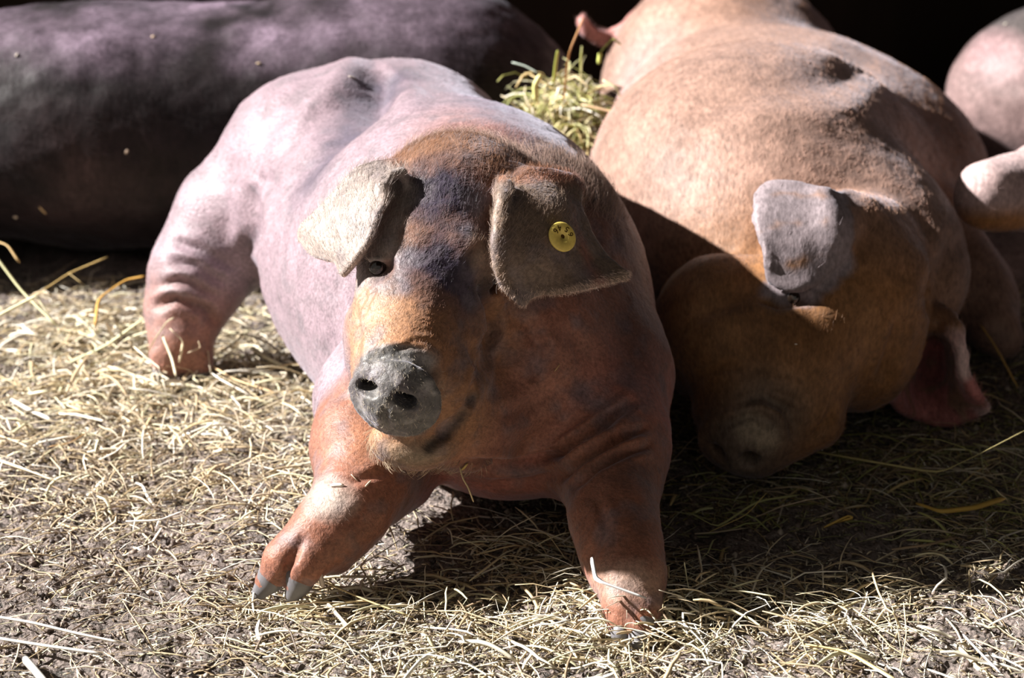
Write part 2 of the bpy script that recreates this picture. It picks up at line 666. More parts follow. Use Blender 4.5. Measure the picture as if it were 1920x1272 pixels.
def hair(name, parent, roots, nrm, flow, length, lift, col, rad=0.00011, curl=0.25, seg=4):
    """short stiff hairs as curves: roots, normals, flow directions (n,3), per hair length and lift"""
    n = len(roots)
    if n == 0:
        return
    t = flow - np.einsum('ij,ij->i', flow, nrm)[:, None] * nrm
    t /= np.linalg.norm(t, axis=1)[:, None] + 1e-9
    rnd = RNG.normal(0, 1, (n, 3)) * curl
    rnd -= np.einsum('ij,ij->i', rnd, nrm)[:, None] * nrm
    t = t + rnd
    t /= np.linalg.norm(t, axis=1)[:, None] + 1e-9
    lift = lift * RNG.uniform(0.6, 1.5, n)
    P = np.zeros((n, seg, 3), np.float32)
    for i in range(seg):
        s = i / (seg - 1)
        P[:, i] = roots - nrm * 0.0008 + t * (length * s)[:, None] + nrm * (length * lift * (s - 0.45 * s * s))[:, None]
    cu = bpy.data.hair_curves.new(name)
    cu.add_curves([seg] * n)
    cu.points.foreach_set('position', P.ravel())
    R = np.tile(np.linspace(1, 0.35, seg), (n, 1)) * rad * RNG.uniform(0.7, 1.3, (n, 1))
    at = cu.attributes.get('radius') or cu.attributes.new('radius', 'FLOAT', 'POINT')
    at.data.foreach_set('value', R.astype(np.float32).ravel())
    ca = cu.attributes.new('base_tint', 'FLOAT_COLOR', 'POINT')
    c4 = np.ones((n, seg, 4), np.float32)
    c4[:, :, :3] = (col * RNG.uniform(0.35, 1.9, (n, 1)))[:, None, :]
    ca.data.foreach_set('color', c4.ravel())
    cu.materials.append(M_HAIR)
    o = bpy.data.objects.new(name, cu)
    COL.objects.link(o)
    o.parent = parent
    o.matrix_parent_inverse = Matrix.Translation(-Vector(parent.location))
    o['kind'] = 'stuff'
    return o


def scatter(V, Q, N, C, weight, n, seed=1):
    """n random points on the mesh with vertex weights"""
    rng = np.random.default_rng(seed)
    ar = np.linalg.norm(np.cross(V[Q[:, 2]] - V[Q[:, 0]], V[Q[:, 3]] - V[Q[:, 1]]), axis=1)
    w = ar * weight[Q].mean(1)
    if w.sum() <= 0:
        return None
    f = rng.choice(len(Q), n, p=w / w.sum())
    a, b = rng.random(n)[:, None], rng.random(n)[:, None]
    def lerp(A):
        q = Q[f]
        return (A[q[:, 0]] * (1 - a) + A[q[:, 1]] * a) * (1 - b) + (A[q[:, 3]] * (1 - a) + A[q[:, 2]] * a) * b
    n_ = lerp(N)
    return lerp(V), n_ / (np.linalg.norm(n_, axis=1)[:, None] + 1e-9), lerp(C)


# ------------------------------------------------------------------ front pig
def front_pig():
    f = Field([(-0.52, 0.0075), (-0.25, 0.0023), (0.14, 0.006), (0.26,)],
              [(-0.25, 0.005), (-0.16, 0.0023), (0.16, 0.0045), (0.4, 0.006), (1.04,)],
              [(-0.03, 0.004), (0.11, 0.0023), (0.42, 0.006), (0.47,)])
    E, K, CH = f.ell, f.cone, f.chain
    # trunk from rump to shoulders
    E((-0.150, 0.76, 0.195), (0.178, 0.20, 0.192), 0.06)
    E((-0.105, 0.56, 0.185), (0.205, 0.22, 0.195), 0.07)
    E((-0.055, 0.40, 0.190), (0.200, 0.22, 0.212), 0.07)
    E((-0.012, 0.27, 0.190), (0.168, 0.17, 0.196), 0.06)
    # hip and thigh on the left
    E(W(575, 330, 0.74), (0.105, 0.15, 0.13), 0.05)
    CH([(W(545, 340, 0.76), 0.110), (W(440, 410, 0.73), 0.072), (W(375, 510, 0.70), 0.058),
        (W(345, 585, 0.685), 0.050)], 0.035)
    CH([(W(345, 590, 0.68), 0.044), (W(338, 640, 0.655), 0.036), (W(318, 672, 0.640), 0.024)], 0.02)
    K(W(340, 635, 0.655), W(372, 678, 0.645), 0.030, 0.020, 0.012)
    # chest and throat
    E(W(960, 690, 0.20), (0.145, 0.16, 0.130), 0.05)
    E(W(965, 800, 0.13), (0.085, 0.09, 0.062), 0.05)
    # right foreleg
    CH([(W(1120, 720, 0.17), 0.082), (W(1140, 840, 0.08), 0.056), (W(1148, 905, 0.02), 0.044)], 0.045)
    CH([(W(1148, 900, 0.02), 0.044), (W(1150, 970, -0.04), 0.0385), (W(1166, 1040, -0.085), 0.0345), (W(1180, 1085, -0.115), 0.033)], 0.03)
    CH([(W(1176, 1085, -0.115), 0.027), (W(1172, 1140, -0.145), 0.018), (W(1168, 1170, -0.155), 0.014)], 0.016)
    CH([(W(1194, 1085, -0.115), 0.027), (W(1205, 1145, -0.145), 0.018), (W(1200, 1180, -0.165), 0.014)], 0.010)
    # left foreleg
    CH([(W(715, 760, 0.15), 0.075), (W(688, 840, 0.05), 0.050), (W(682, 900, 0.0), 0.0415)], 0.04)
    CH([(W(682, 895, 0.0), 0.0415), (W(658, 952, -0.035), 0.0365), (W(618, 995, -0.058), 0.0315), (W(592, 1022, -0.066), 0.0285)], 0.025)
    K(W(732, 895, 0.09), W(705, 925, 0.03), 0.044, 0.034, 0.03)
    CH([(W(582, 1012, -0.066), 0.0235), (W(535, 1048, -0.076), 0.0185), (W(502, 1090, -0.072), 0.0130)], 0.016)
    CH([(W(608, 1025, -0.075), 0.0235), (W(575, 1060, -0.088), 0.0185), (W(558, 1092, -0.085), 0.0135)], 0.006)
    K(W(655, 985, -0.045), W(632, 1052, -0.055), 0.020, 0.011, 0.02)
    # head
    E(W(862, 385, 0.155), (0.086, 0.09, 0.075), 0.04)
    CH([(W(836, 430, 0.100), 0.074), (W(803, 520, 0.045), 0.064), (W(775, 620, -0.010), 0.0525), (W(757, 690, -0.060), 0.0455)], 0.035)
    E(W(945, 640, 0.110), (0.086, 0.08, 0.088), 0.05)
    E(W(712, 640, 0.085), (0.038, 0.055, 0.060), 0.03)
    CH([(W(960, 730, 0.09), 0.062), (W(865, 790, 0.005), 0.045), (W(790, 822, -0.055), 0.0285)], 0.03)
    E(W(772, 826, -0.056), (0.042, 0.034, 0.027), 0.014)
    E(W(848, 718, -0.030), (0.030, 0.050, 0.042), 0.025)
    # snout with its flat disc
    nrm = np.array([-0.20, -0.96, -0.10])
    nrm /= np.linalg.norm(nrm)
    dc = W(743, 742, -0.100)
    K(W(757, 690, -0.06), dc - nrm * 0.012, 0.0455, 0.041, 0.02)
    side = np.cross(nrm, [0, 0, 1.0]); side /= np.linalg.norm(side)
    upv = np.cross(side, nrm)
    roll = math.radians(14)
    sx = side * math.cos(roll) + upv * math.sin(roll)
    sy = np.cross(nrm, sx) * -1
    R = np.stack([sx, nrm, sy], 1)
    E(dc + nrm * 0.003, (0.0460, 0.0105, 0.0405), 0.005, R)
    # brow ridges
    K(W(872, 470, 0.008), W(910, 486, 0.02), 0.012, 0.012, 0.03)
    # ears
    earL = [[(715, 318, .125), (735, 318, .115), (752, 330, .105), (745, 352, .105)],
            [(675, 320, .095), (702, 332, .070), (722, 344, .052), (728, 362, .048)],
            [(640, 354, .085), (665, 370, .052), (692, 388, .026), (710, 398, .014)],
            [(606, 392, .082), (632, 415, .046), (667, 434, .014), (694, 444, -.004)],
            [(572, 424, .090), (600, 452, .052), (640, 474, .018), (670, 482, -.004)],
            [(566, 446, .096), (592, 474, .062), (630, 486, .026), (645, 512, .006)]]
    earR = [[(950, 350, .08), (985, 338, .10), (1030, 340, .12), (1066, 355, .14)],
            [(943, 385, .02), (985, 375, .04), (1040, 375, .06), (1085, 392, .10)],
            [(935, 430, -.008), (985, 425, .01), (1050, 430, .03), (1103, 436, .08)],
            [(933, 480, -.018), (985, 480, -.008), (1055, 483, .012), (1128, 476, .065)],
            [(947, 528, -.018), (985, 528, -.012), (1055, 517, .004), (1150, 500, .05)],
            [(980, 562, -.014), (1007, 547, -.012), (1065, 540, .0), (1172, 516, .045)]]
    for rows in (earL, earR):
        f.sheet(*ear_sheet(rows, t_edge=0.0068 if rows is earR else None), k=0.007)
    CH([(W(720, 378, .030), .0050), (W(718, 352, .040), .0058), (W(732, 332, .052), .0062), (W(750, 328, .062), .0066), (W(760, 344, .068), .0068), (W(754, 362, .068), .0055)], 0.006)
    E(W(738, 350, .055), (.008, .014, .009), 0.006, carve=True)
    CH([(W(948, 352, .045), .0085), (W(944, 372, .022), .0075), (W(936, 410, .002), .0062)], 0.005)
    K(W(745, 345, .115), W(752, 352, .12), 0.018, 0.02, 0.02)
    K(W(990, 348, .115), W(1050, 360, .135), 0.018, 0.02, 0.02)
    # eyes: sockets, then lids
    eyes = []
    for px, py, yy in ((708, 502, 0.2), (916, 528, 0.2)):
        p = f.surf(px, py, -0.02 if px < 800 else 0.03, yy)
        d = (CAM - p) / np.linalg.norm(CAM - p)
        E(p + d * 0.004, (0.0145, 0.012, 0.010), 0.012, carve=True)
        c = p - d * 0.0075
        K(c + np.array([-0.006, 0.003, 0.0075]) + d * 0.003, c + np.array([0.008, 0, 0.0075]) + d * 0.003, 0.0032, 0.0032, 0.005)
        K(c + np.array([-0.006, 0.003, -0.0085]) + d * 0.003, c + np.array([0.008, 0, -0.0085]) + d * 0.003, 0.0032, 0.0032, 0.005)
        eyes.append(c + d * 0.0005)
    # nostrils
    for px, py, dx, dz in ((689, 733, 0.006, 0.001), (760, 754, 0.0065, -0.003)):
        p = f.surf(px, py, -0.2, 0.1)
        for s in (-1, 0, 1):
            K(p + np.array([dx * s, -0.01, dz * s]), p + np.array([dx * s * 0.6, 0.028, dz * s + 0.004]), 0.0062, 0.0045, 0.004, carve=True)
    # groove under the disc and the mouth slit
    def slit(pts, r, k, off=0.0):
        q = []
        for px, py in pts:
            p = f.surf(px, py, -0.2, 0.2)
            d = (CAM - p) / np.linalg.norm(CAM - p)
            q.append(p + d * off)
        for a, b in zip(q[:-1], q[1:]):
            K(a, b, r, r, k, carve=True)
    slit([(722, 772), (724, 797), (738, 812), (750, 815)], 0.0022, 0.004)
    slit([(806, 836), (834, 812), (864, 782), (884, 750)], 0.0055, 0.007)
    slit([(566, 1015), (548, 1048), (531, 1088)], 0.0035, 0.006)
    slit([(705, 668), (745, 662), (785, 672), (815, 695), (832, 740), (828, 775)], 0.004, 0.009, 0.001)
    E(f.surf(888, 740, -0.2, 0.2), (0.007, 0.006, 0.011), 0.006, carve=True)
    V, Q = f.mesh(2)
    N = normals(V, Q)
    V = crease(V, N, [
        ([(735, 130), (700, 185), (640, 250), (590, 320), (565, 370)], 32, 0.028),
        ([(470, 345), (478, 420), (470, 480)], 14, 0.010),
        ([(322, 452), (370, 468), (440, 505)], 9, 0.005), ([(312, 492), (370, 498), (425, 535)], 9, 0.004),
        ([(300, 535), (345, 526), (410, 560)], 8, 0.005), ([(285, 578), (330, 560), (385, 578), (410, 615)], 9, 0.008)], 0.4)
    N = normals(V, Q)
    V = crease(V, N, [
        ([(860, 868), (960, 872), (1050, 850), (1120, 805), (1200, 745)], 9, 0.0095),
        ([(1045, 905), (1100, 860), (1160, 825), (1220, 800)], 8, 0.008),
        ([(1070, 920), (1120, 875), (1175, 850), (1225, 835)], 8, 0.006),
        ([(910, 905), (1000, 900), (1060, 880)], 10, 0.004),
        ([(660, 560), (672, 630), (668, 700)], 7, 0.003),
        ([(930, 790), (1000, 760), (1080, 700)], 14, 0.003),
        ([(690, 545), (675, 580), (665, 615)], 5, 0.0025), ([(705, 540), (690, 570), (680, 600)], 4, 0.002),
        ([(900, 455), (880, 480), (875, 510)], 7, 0.003),
        ([(900, 530), (918, 575), (925, 620), (905, 660)], 10, 0.010), ([(985, 590), (1010, 650), (1000, 720)], 14, 0.005), ([(880, 640), (902, 690), (892, 735)], 9, 0.005), ([(1060, 600), (1100, 680), (1090, 760)], 18, 0.004),
        ([(740, 655), (770, 650), (800, 655)], 5, 0.002), ([(760, 640), (800, 640), (830, 660)], 5, 0.0015),
        ([(610, 900), (660, 905), (740, 880)], 8, 0.002),
        ([(1120, 930), (1135, 990), (1100, 1060)], 9, 0.003)], -0.3, 0.4)
    V = V + normals(V, Q) * ((fbm(V, 60, 2, 4) - 0.5) * 0.0022)[:, None]
    near = np.clip(((V - dc) @ nrm + 0.020) / 0.012, 0, 1) * (np.linalg.norm(V - dc, axis=1) < 0.06)
    V = V + normals(V, Q) * (near * (fbm(V, 170, 2, 14) - .5) * 0.0022)[:, None]
    N = normals(V, Q)
    # ---- own colours, with light and shade painted in at noted spots
    C = np.tile(np.array([0.225, 0.162, 0.185]), (len(V), 1))
    rust = (0.22, 0.088, 0.052)
    C = mixc(C, (0.27, 0.11, 0.065), np.clip((0.42 - V[:, 1]) / 0.18, 0, 1) * 0.9 * np.clip((V[:, 0] + 0.14) / 0.07, 0, 1))
    C = mixc(C, (0.42, 0.150, 0.118), seg_blob(V, [W(850, 850, .12), W(1000, 850, .12), W(1180, 790, .1)], 0.11, 0.6) * .85)  # red-brown chest, painted brighter for bounce off the lit floor
    C = mixc(C, rust, seg_blob(V, [W(690, 830, .05), W(680, 900, 0), W(600, 1020, -.06), W(520, 1090, -.05)], 0.085, 0.3))
    C = mixc(C, rust, seg_blob(V, [W(1150, 880, .03), W(1150, 970, -.04), W(1180, 1100, -.12), W(1195, 1180, -.16)], 0.085, 0.4) * .9)
    C = mixc(C, (0.26, 0.12, 0.085), seg_blob(V, [W(345, 590, .68), W(335, 670, .64)], 0.09, 0.6))
    # head
    C = mixc(C, (0.27, 0.13, 0.062), seg_blob(V, [W(870, 380, .15), W(800, 520, .04), W(760, 700, -.06)], 0.125, 0.35))  # head brown, saturation raised to paint its warm shade
    C = mixc(C, (0.29, 0.20, 0.135), blob(V, W(730, 610, .0), (0.065, 0.10, 0.065), 0.8) * .95)  # nose bridge painted paler as if sunlit
    C = mixc(C, (0.20, 0.085, 0.05), blob(V, W(880, 325, .13), (0.08, 0.08, 0.03), 0.6) * .8)
    nz = fbm(V, 45, 3, 6) - 0.5
    C = mixc(C, (0.07, 0.045, 0.035), seg_blob(V, [W(664, 550, .06), W(668, 640, .06), W(662, 720, .06)], .012, .8) * .6)  # shade of the cheek fold painted as a dark line
    C = mixc(C, (0.11, 0.065, 0.048), np.clip(blob(V, W(890, 300, .16), (0.12, 0.09, 0.050), 0.8) * 1.2, 0, 1))  # brown poll, darkened further to paint the crest shading
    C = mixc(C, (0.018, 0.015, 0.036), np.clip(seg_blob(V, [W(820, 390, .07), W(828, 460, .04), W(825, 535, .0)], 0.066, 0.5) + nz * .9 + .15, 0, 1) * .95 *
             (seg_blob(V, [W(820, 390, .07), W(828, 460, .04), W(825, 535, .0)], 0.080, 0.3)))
    C = mixc(C, (0.08, 0.05, 0.05), blob(V, W(1050, 300, .22), (0.11, 0.10, 0.06), 0.5) * .8)  # turned-away shade painted in with the dark hide behind the ear
    # snout
    rad = np.linalg.norm((V - dc) - ((V - dc) @ nrm)[:, None] * nrm, axis=1)
    sn = np.clip(((V - dc) @ nrm + 0.020) / 0.012, 0, 1) * np.clip((0.052 - rad) / 0.004, 0, 1) * (V[:, 2] > W(760, 824, -.1)[2])
    C = mixc(C, (0.088, 0.083, 0.078), sn)
    C = mixc(C, (0.30, 0.28, 0.26), sn * np.clip((fbm(V, 80, 2, 8) - .55) * 8, 0, 1) * .5)
    C = mixc(C, (0.22, 0.20, 0.19), blob(V, W(790, 672, -.09), (.022, .03, .014), .6) * .9)
    C = mixc(C, (0.21, 0.17, 0.12), blob(V, W(775, 842, -.07), (.05, .05, .022), .6) * .8)
    C = mixc(C, (0.035, 0.028, 0.022), seg_blob(V, [f.surf(800, 842), f.surf(834, 816), f.surf(862, 785), f.surf(886, 745)], .010, .8) * .8)
    # ears
    for rows, col in ((earL, (0.29, 0.235, 0.205)), (earR, (0.20, 0.14, 0.10))):  # left ear painted pale as sunlit, right ear darker as shaded
        S = np.array([[W(*p) for p in r] for r in rows]).reshape(-1, 3)
        d = np.min(np.linalg.norm(V[:, None, :] - S[None, 4:], axis=2), axis=1) if len(V) < 3000 else \
            np.min(np.stack([np.linalg.norm(V - q, axis=1) for q in S[4:]]), axis=0)
        C = mixc(C, col, np.clip((0.034 - d) / 0.012, 0, 1))
    rim = seg_blob(V, [W(*p) for p in ((947, 352, .05), (935, 430, .01), (933, 490, .0), (980, 566, .0))], 0.010, 0.4)
    C = mixc(C, (0.70, 0.54, 0.48), rim * .9)  # sun on the right ear's edge painted as a pale rim
    for ex, ey in ((708, 502), (916, 528)):
        C = mixc(C, (0.05, 0.03, 0.025), blob(V, W(ex, ey, .02), (.018, .06, .015), .6) * .9)
    # worn pale knee, mottled paler foot
    C = mixc(C, (0.45, 0.38, 0.33), blob(V, W(622, 935, -.06), (.035, .05, .022), .6) * .8)
    C = mixc(C, (0.40, 0.34, 0.28), np.clip(blob(V, W(1180, 1085, -.13), (.05, .05, .03), .8) + nz, 0, 1) * .6)
    C = mixc(C, (0.07, 0.05, 0.045), np.clip(blob(V, W(1185, 1010, -.08), (.035, .05, .03), .7) + nz, 0, 1) * .7)
    C = mixc(C, (0.10, 0.06, 0.05), blob(V, W(1165, 900, -.02), (.05, .05, .03), .8) * .7)
    C = mixc(C, (0.05, 0.04, 0.06), np.clip(seg_blob(V, [f.surf(722, 150), f.surf(672, 205), f.surf(632, 250), f.surf(585, 330)], 0.060, .8) + nz * .6, 0, 1) * .9)  # shade in the hip hollow painted dark
    C = mixc(C, (0.045, 0.03, 0.028), np.clip(seg_blob(V, [f.surf(1010, 235), f.surf(1060, 285), f.surf(1130, 380), f.surf(1195, 500), f.surf(1195, 680)], 0.08, .9) + nz * .25, 0, 1) * .7)  # dark hide and painted shade together, along back and right flank

    C = mixc(C, (0.13, 0.11, 0.16), np.clip(blob(V, W(960, 210, .6), (.09, .35, .12), .6) + nz, 0, 1) * .8)  # bluish shade painted where the back turns from the sun
    C = C * (0.82 + 0.36 * fbm(V, 14, 3, 12))[:, None]
    root = empty('pig', (-0.02, 0.15, 0.0))
    tag(root, 'big brownish pink pig lying in front with a yellow disc tag in one ear', 'pig', 'pigs resting in the pen')
    gl = 1 - 0.6 * np.clip(sn * (fbm(V, 55, 2, 15) * 1.6 - .75) + blob(V, W(692, 762, -.11), (.014, .02, .010), .7), 0, 1)
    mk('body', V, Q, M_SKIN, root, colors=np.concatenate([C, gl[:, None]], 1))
    for c in eyes:
        eyeball(root, c, 0.0088)
    # claws
    for a, b, r0, r1 in ((W(510, 1078, -.074), W(486, 1108, -.072), .0150, .0065), (W(563, 1082, -.087), W(549, 1110, -.084), .0155, .0075),
                         (W(1168, 1165, -.153), W(1164, 1186, -.165), .0145, .009), (W(1202, 1172, -.162), W(1196, 1206, -.176), .0145, .009),
                         (W(318, 668, .640), W(304, 696, .635), .020, .012), (W(373, 676, .645), W(374, 694, .640), .0175, .010)):
        hoof(root, a, b, r0, r1)
    # ear tag
    bv = BVHTree.FromPolygons([tuple(v) for v in V], [tuple(q) for q in Q])
    hits = []
    for dx, dy in ((0, 0), (-18, 0), (18, 0), (0, -20), (0, 20)):
        d = ray(1050 + dx, 447 + dy)
        h = bv.ray_cast(Vector(CAM), Vector(d).normalized())
        hits.append((np.array(h[0]), np.array(h[1])))
    tn = (CAM - hits[0][0]) / np.linalg.norm(CAM - hits[0][0]) + RT * 0.42 + UP * 0.30 + 0.3 * np.mean([h[1] for h in hits], axis=0)
    tn /= np.linalg.norm(tn)
    tp = hits[0][0] + tn * 0.004
    ty = np.array([0, 0, 1.0]) - tn * tn[2]
    ty /= np.linalg.norm(ty)
    tx = np.cross(ty, tn)
    ring = [(0.0022, 0.0014), (0.0022, 0.0026), (0.0135, 0.0026), (0.0145, 0.0018), (0.0145, 0.0), (0.0142, -0.0006), (0.0022, -0.0006)]
    Vt, Qt, n = [], [], 40
    for r, h in ring:
        for i in range(n):
            a = 2 * math.pi * i / n
            Vt.append(tp + tx * r * math.cos(a) + ty * r * 1.06 * math.sin(a) + tn * h)
    for j in range(len(ring)):
        j2 = (j + 1) % len(ring)
        for i in range(n):
            Qt.append((j * n + i, j * n + (i + 1) % n, j2 * n + (i + 1) % n, j2 * n + i))
    tg = mk('ear_tag', Vt, Qt, M_TAG, root)
    tg['label'] = 'round yellow ear tag'
    Vs, Qs = [], []
    for r, h in ((0.0024, -0.008), (0.0024, 0.0018), (0.0012, 0.0022), (0.0002, 0.0022)):
        for i in range(16):
            a = 2 * math.pi * i / 16
            Vs.append(tp + tx * r * math.cos(a) + ty * r * math.sin(a) + tn * h)
    for j in range(3):
        for i in range(16):
            Qs.append((j * 16 + i, j * 16 + (i + 1) % 16, j * 16 + 16 + (i + 1) % 16, j * 16 + 16 + i))
    mk('stud', Vs, Qs, M_INK, tg)
    for ch, ang in (('6', 5), ('5', 45), ('4', 98), ('6', 135)):
        cu = bpy.data.curves.new('digit', 'FONT')
        cu.body = ch
        cu.size = 0.0088
        cu.align_x, cu.align_y = 'CENTER', 'CENTER'
        cu.extrude = 0.00015
        tmp = bpy.data.objects.new('digit', cu)
        COL.objects.link(tmp)
        dg = bpy.context.evaluated_depsgraph_get()
        me = bpy.data.meshes.new_from_object(tmp.evaluated_get(dg))
        bpy.data.objects.remove(tmp)
        a = math.radians(ang)
        o_ = tp + (tx * math.cos(a) + ty * math.sin(a)) * 0.0088 + tn * 0.0028
        dy_ = -(tx * math.cos(a) + ty * math.sin(a))          # feet of the figures point outward
        dx_ = np.cross(dy_, tn)
        co = np.zeros(len(me.vertices) * 3)
        me.vertices.foreach_get('co', co)
        co = co.reshape(-1, 3)
        co -= (co.max(0) + co.min(0)) / 2
        me.vertices.foreach_set('co', (o_ + co[:, :1] * dx_ + co[:, 1:2] * dy_ + co[:, 2:] * tn).astype(np.float32).ravel())
        me.update()
        me.materials.clear()
        me.materials.append(M_INK)
        dob = bpy.data.objects.new('digit', me)
        COL.objects.link(dob)
        dob.parent = tg
    return root, V, Q, N, C, (earL, earR)


PIG = front_pig()


# ------------------------------------------------------------------ brown pig on the right, nose on the floor
def right_pig():
    f = Field([(0.06, 0.006), (0.80, 0.008), (0.86,)],
              [(0.12, 0.0045), (0.62, 0.008), (0.95, 0.012), (1.75,)],
              [(-0.03, 0.005), (0.34, 0.006), (0.47,)])
    E, K, CH = f.ell, f.cone, f.chain
    # trunk
    E((0.335, 1.46, 0.205), (0.195, 0.22, 0.190), 0.07)
    E((0.370, 1.18, 0.185), (0.235, 0.24, 0.172), 0.07)
    E((0.345, 0.92, 0.185), (0.232, 0.20, 0.185), 0.09)
    E(W(1400, 330, 0.78), (0.190, 0.20, 0.150), 0.10)
    E((0.510, 1.15, 0.140), (0.185, 0.28, 0.155), 0.07)
    # neck
    E(W(1445, 455, 0.64), (0.160, 0.17, 0.145), 0.11)
    E(W(1660, 490, 0.62), (0.100, 0.15, 0.110), 0.08)
    # head, rolled onto its right cheek
    E(W(1605, 540, 0.43), (0.086, 0.10, 0.092), 0.04)
    CH([(W(1540, 590, 0.385), 0.086), (W(1465, 690, 0.320), 0.072), (W(1418, 775, 0.280), 0.056), (W(1405, 815, 0.255), 0.047)], 0.035)
    E(W(1352, 655, 0.315), (0.034, 0.04, 0.030), 0.03)
    E(W(1520, 790, 0.29), (0.036, 0.05, 0.030), 0.03)
    E(W(1350, 620, 0.40), (0.080, 0.09, 0.090), 0.05)
    E(W(1610, 640, 0.40), (0.070, 0.07, 0.085), 0.04)
    nrm = W(1392, 850, 0.235) - W(1470, 680, 0.365)
    nrm /= np.linalg.norm(nrm)
    dc = W(1386, 838, 0.240)
    a = np.cross(nrm, [0, 0, 1.0]); a /= np.linalg.norm(a)
    b = np.cross(a, nrm)
    E(dc, (0.050, 0.011, 0.044), 0.006, np.stack([a, nrm, b], 1))
    K(W(1345, 770, 0.30), W(1450, 810, 0.27), 0.022, 0.026, 0.03)
    # ears
    earA = [[(1602, 388, .495), (1618, 405, .475), (1612, 430, .465), (1595, 452, .475)],
            [(1560, 364, .48), (1570, 400, .435), (1575, 440, .425), (1570, 485, .425)],
            [(1510, 352, .475), (1520, 400, .415), (1525, 450, .400), (1542, 512, .400)],
            [(1470, 346, .475), (1475, 395, .41), (1480, 455, .390), (1510, 538, .380)],
            [(1442, 348, .485), (1435, 395, .415), (1445, 465, .395), (1478, 541, .380)],
            [(1424, 366, .495), (1420, 410, .425), (1440, 480, .400), (1444, 522, .390)]]
    earB = [[(1700, 622, .44), (1730, 598, .47), (1765, 598, .47), (1790, 620, .44)],
            [(1690, 660, .42), (1725, 650, .52), (1770, 650, .53), (1803, 660, .41)],
            [(1680, 700, .41), (1718, 705, .51), (1770, 705, .51), (1808, 700, .40)],
            [(1672, 735, .40), (1710, 748, .47), (1765, 755, .46), (1828, 735, .39)],
            [(1690, 768, .425), (1725, 780, .46), (1775, 792, .44), (1848, 766, .42)]]
    earA = [[(x, y, min(0.395 - 0.085 * (y - 340) / 200 - 0.018 * (0 < j < 3), f.surf(x, y, 0.1, 1.2)[1] - 0.012) if i else
              f.surf(x, y, 0.1, 1.2)[1] + 0.002) for j, (x, y, d) in enumerate(r)] for i, r in enumerate(earA)]
    f.sheet(*ear_sheet(earA, 0.0055, 0.0065), k=0.010)
    f.sheet(*ear_sheet(earB, 0.0055, 0.0075), k=0.012)
    K(W(1690, 600, .47), W(1740, 594, .47), 0.035, 0.016, 0.03)
    K(W(1600, 420, .43), W(1640, 440, .48), 0.026, 0.040, 0.04)
    # eye slit, nostrils, mouth
    p = f.surf(1490, 566, 0.2, 0.8)
    eye = p + np.array([0, 0.006, 0])
    E(p, (0.022, 0.012, 0.006), 0.016, carve=True)
    for s in (-1, 1):
        c = dc + a * 0.018 * s + b * 0.004
        K(c + nrm * 0.02, c - nrm * 0.03, 0.011, 0.007, 0.005, carve=True)
    q = [f.surf(x, y, 0.1, 0.8) for x, y in ((1490, 868), (1530, 820), (1560, 770))]
    for u, v in zip(q[:-1], q[1:]):
        K(u, v, 0.004, 0.004, 0.008, carve=True)
    # folded foreleg behind the right ear
    CH([(W(1740, 460, .86), 0.080), (W(1822, 540, .82), 0.050), (W(1846, 580, .78), 0.040), (W(1868, 622, .73), 0.026), (W(1885, 640, .72), 0.020)], 0.03)
    # tail curl at the rump
    tl = [(1235, 25, 1.50, .016), (1195, 40, 1.50, .0135), (1160, 64, 1.49, .0125), (1128, 72, 1.47, .012), (1102, 60, 1.46, .0105),
          (1092, 42, 1.46, .009), (1094, 30, 1.46, .006)]
    CH([(W(x, y, d), r) for x, y, d, r in tl], 0.008)
    K(W(1300, 70, 1.5), W(1235, 25, 1.50), 0.05, 0.016, 0.03)
    V, Q = f.mesh(2)
    N = normals(V, Q)
    V = crease(V, N, [
        ([(1650, 125), (1560, 150), (1420, 165), (1280, 210)], 32, 0.009),
        ([(1380, 765), (1430, 740), (1480, 770), (1490, 820)], 9, 0.008), ([(1370, 745), (1430, 722), (1480, 735)], 8, 0.005), ([(1350, 800), (1410, 778), (1450, 800)], 8, 0.007), ([(1310, 700), (1340, 690), (1390, 690)], 9, 0.004),
        ([(1420, 560), (1460, 572), (1520, 560)], 9, 0.006),
        ([(1300, 590), (1380, 560), (1430, 530)], 18, 0.006),
        ([(1690, 600), (1670, 660), (1650, 720)], 12, 0.008),
        ([(1800, 430), (1770, 520), (1740, 600)], 22, 0.010)])
    V = V + normals(V, Q) * ((fbm(V, 45, 2, 21) - 0.5) * 0.003)[:, None]
    N = normals(V, Q)
    C = np.tile(np.array([0.255, 0.158, 0.122]), (len(V), 1))
    C = mixc(C, (0.28, 0.19, 0.18), np.clip(seg_blob(V, [W(1200, 150, 1.3), W(1180, 300, .9), W(1380, 460, .7)], .12, .8), 0, 1) * .7)
    C = mixc(C, (0.20, 0.095, 0.038), blob(V, W(1500, 650, .36), (.30, .30, .20), .5))
    C = mixc(C, (0.30, 0.17, 0.085), seg_blob(V, [W(1570, 600, .35), W(1480, 720, .28), W(1330, 640, .32)], .06, .8) * .6)
    C = mixc(C, (0.10, 0.085, 0.07), seg_blob(V, [W(1390, 840, .22), W(1430, 770, .25)], .065, .6) * .8)
    C = mixc(C, (0.30, 0.24, 0.17), seg_blob(V, [W(1405, 800, .21), W(1445, 830, .20)], .022, .7) * .8)
    C = mixc(C, (0.07, 0.04, 0.03), blob(V, W(1465, 560, .40), (.05, .07, .035), .7) * .8)
    C = mixc(C, (0.14, 0.065, 0.03), np.clip(blob(V, (0.62, 1.15, .22), (.16, .5, .25), .5), 0, 1) * .85)  # shade of the unlit right flank painted into its brown
    C = mixc(C, (0.15, 0.08, 0.05), blob(V, W(1480, 10, 1.35), (.2, .2, .06), .6) * .6)
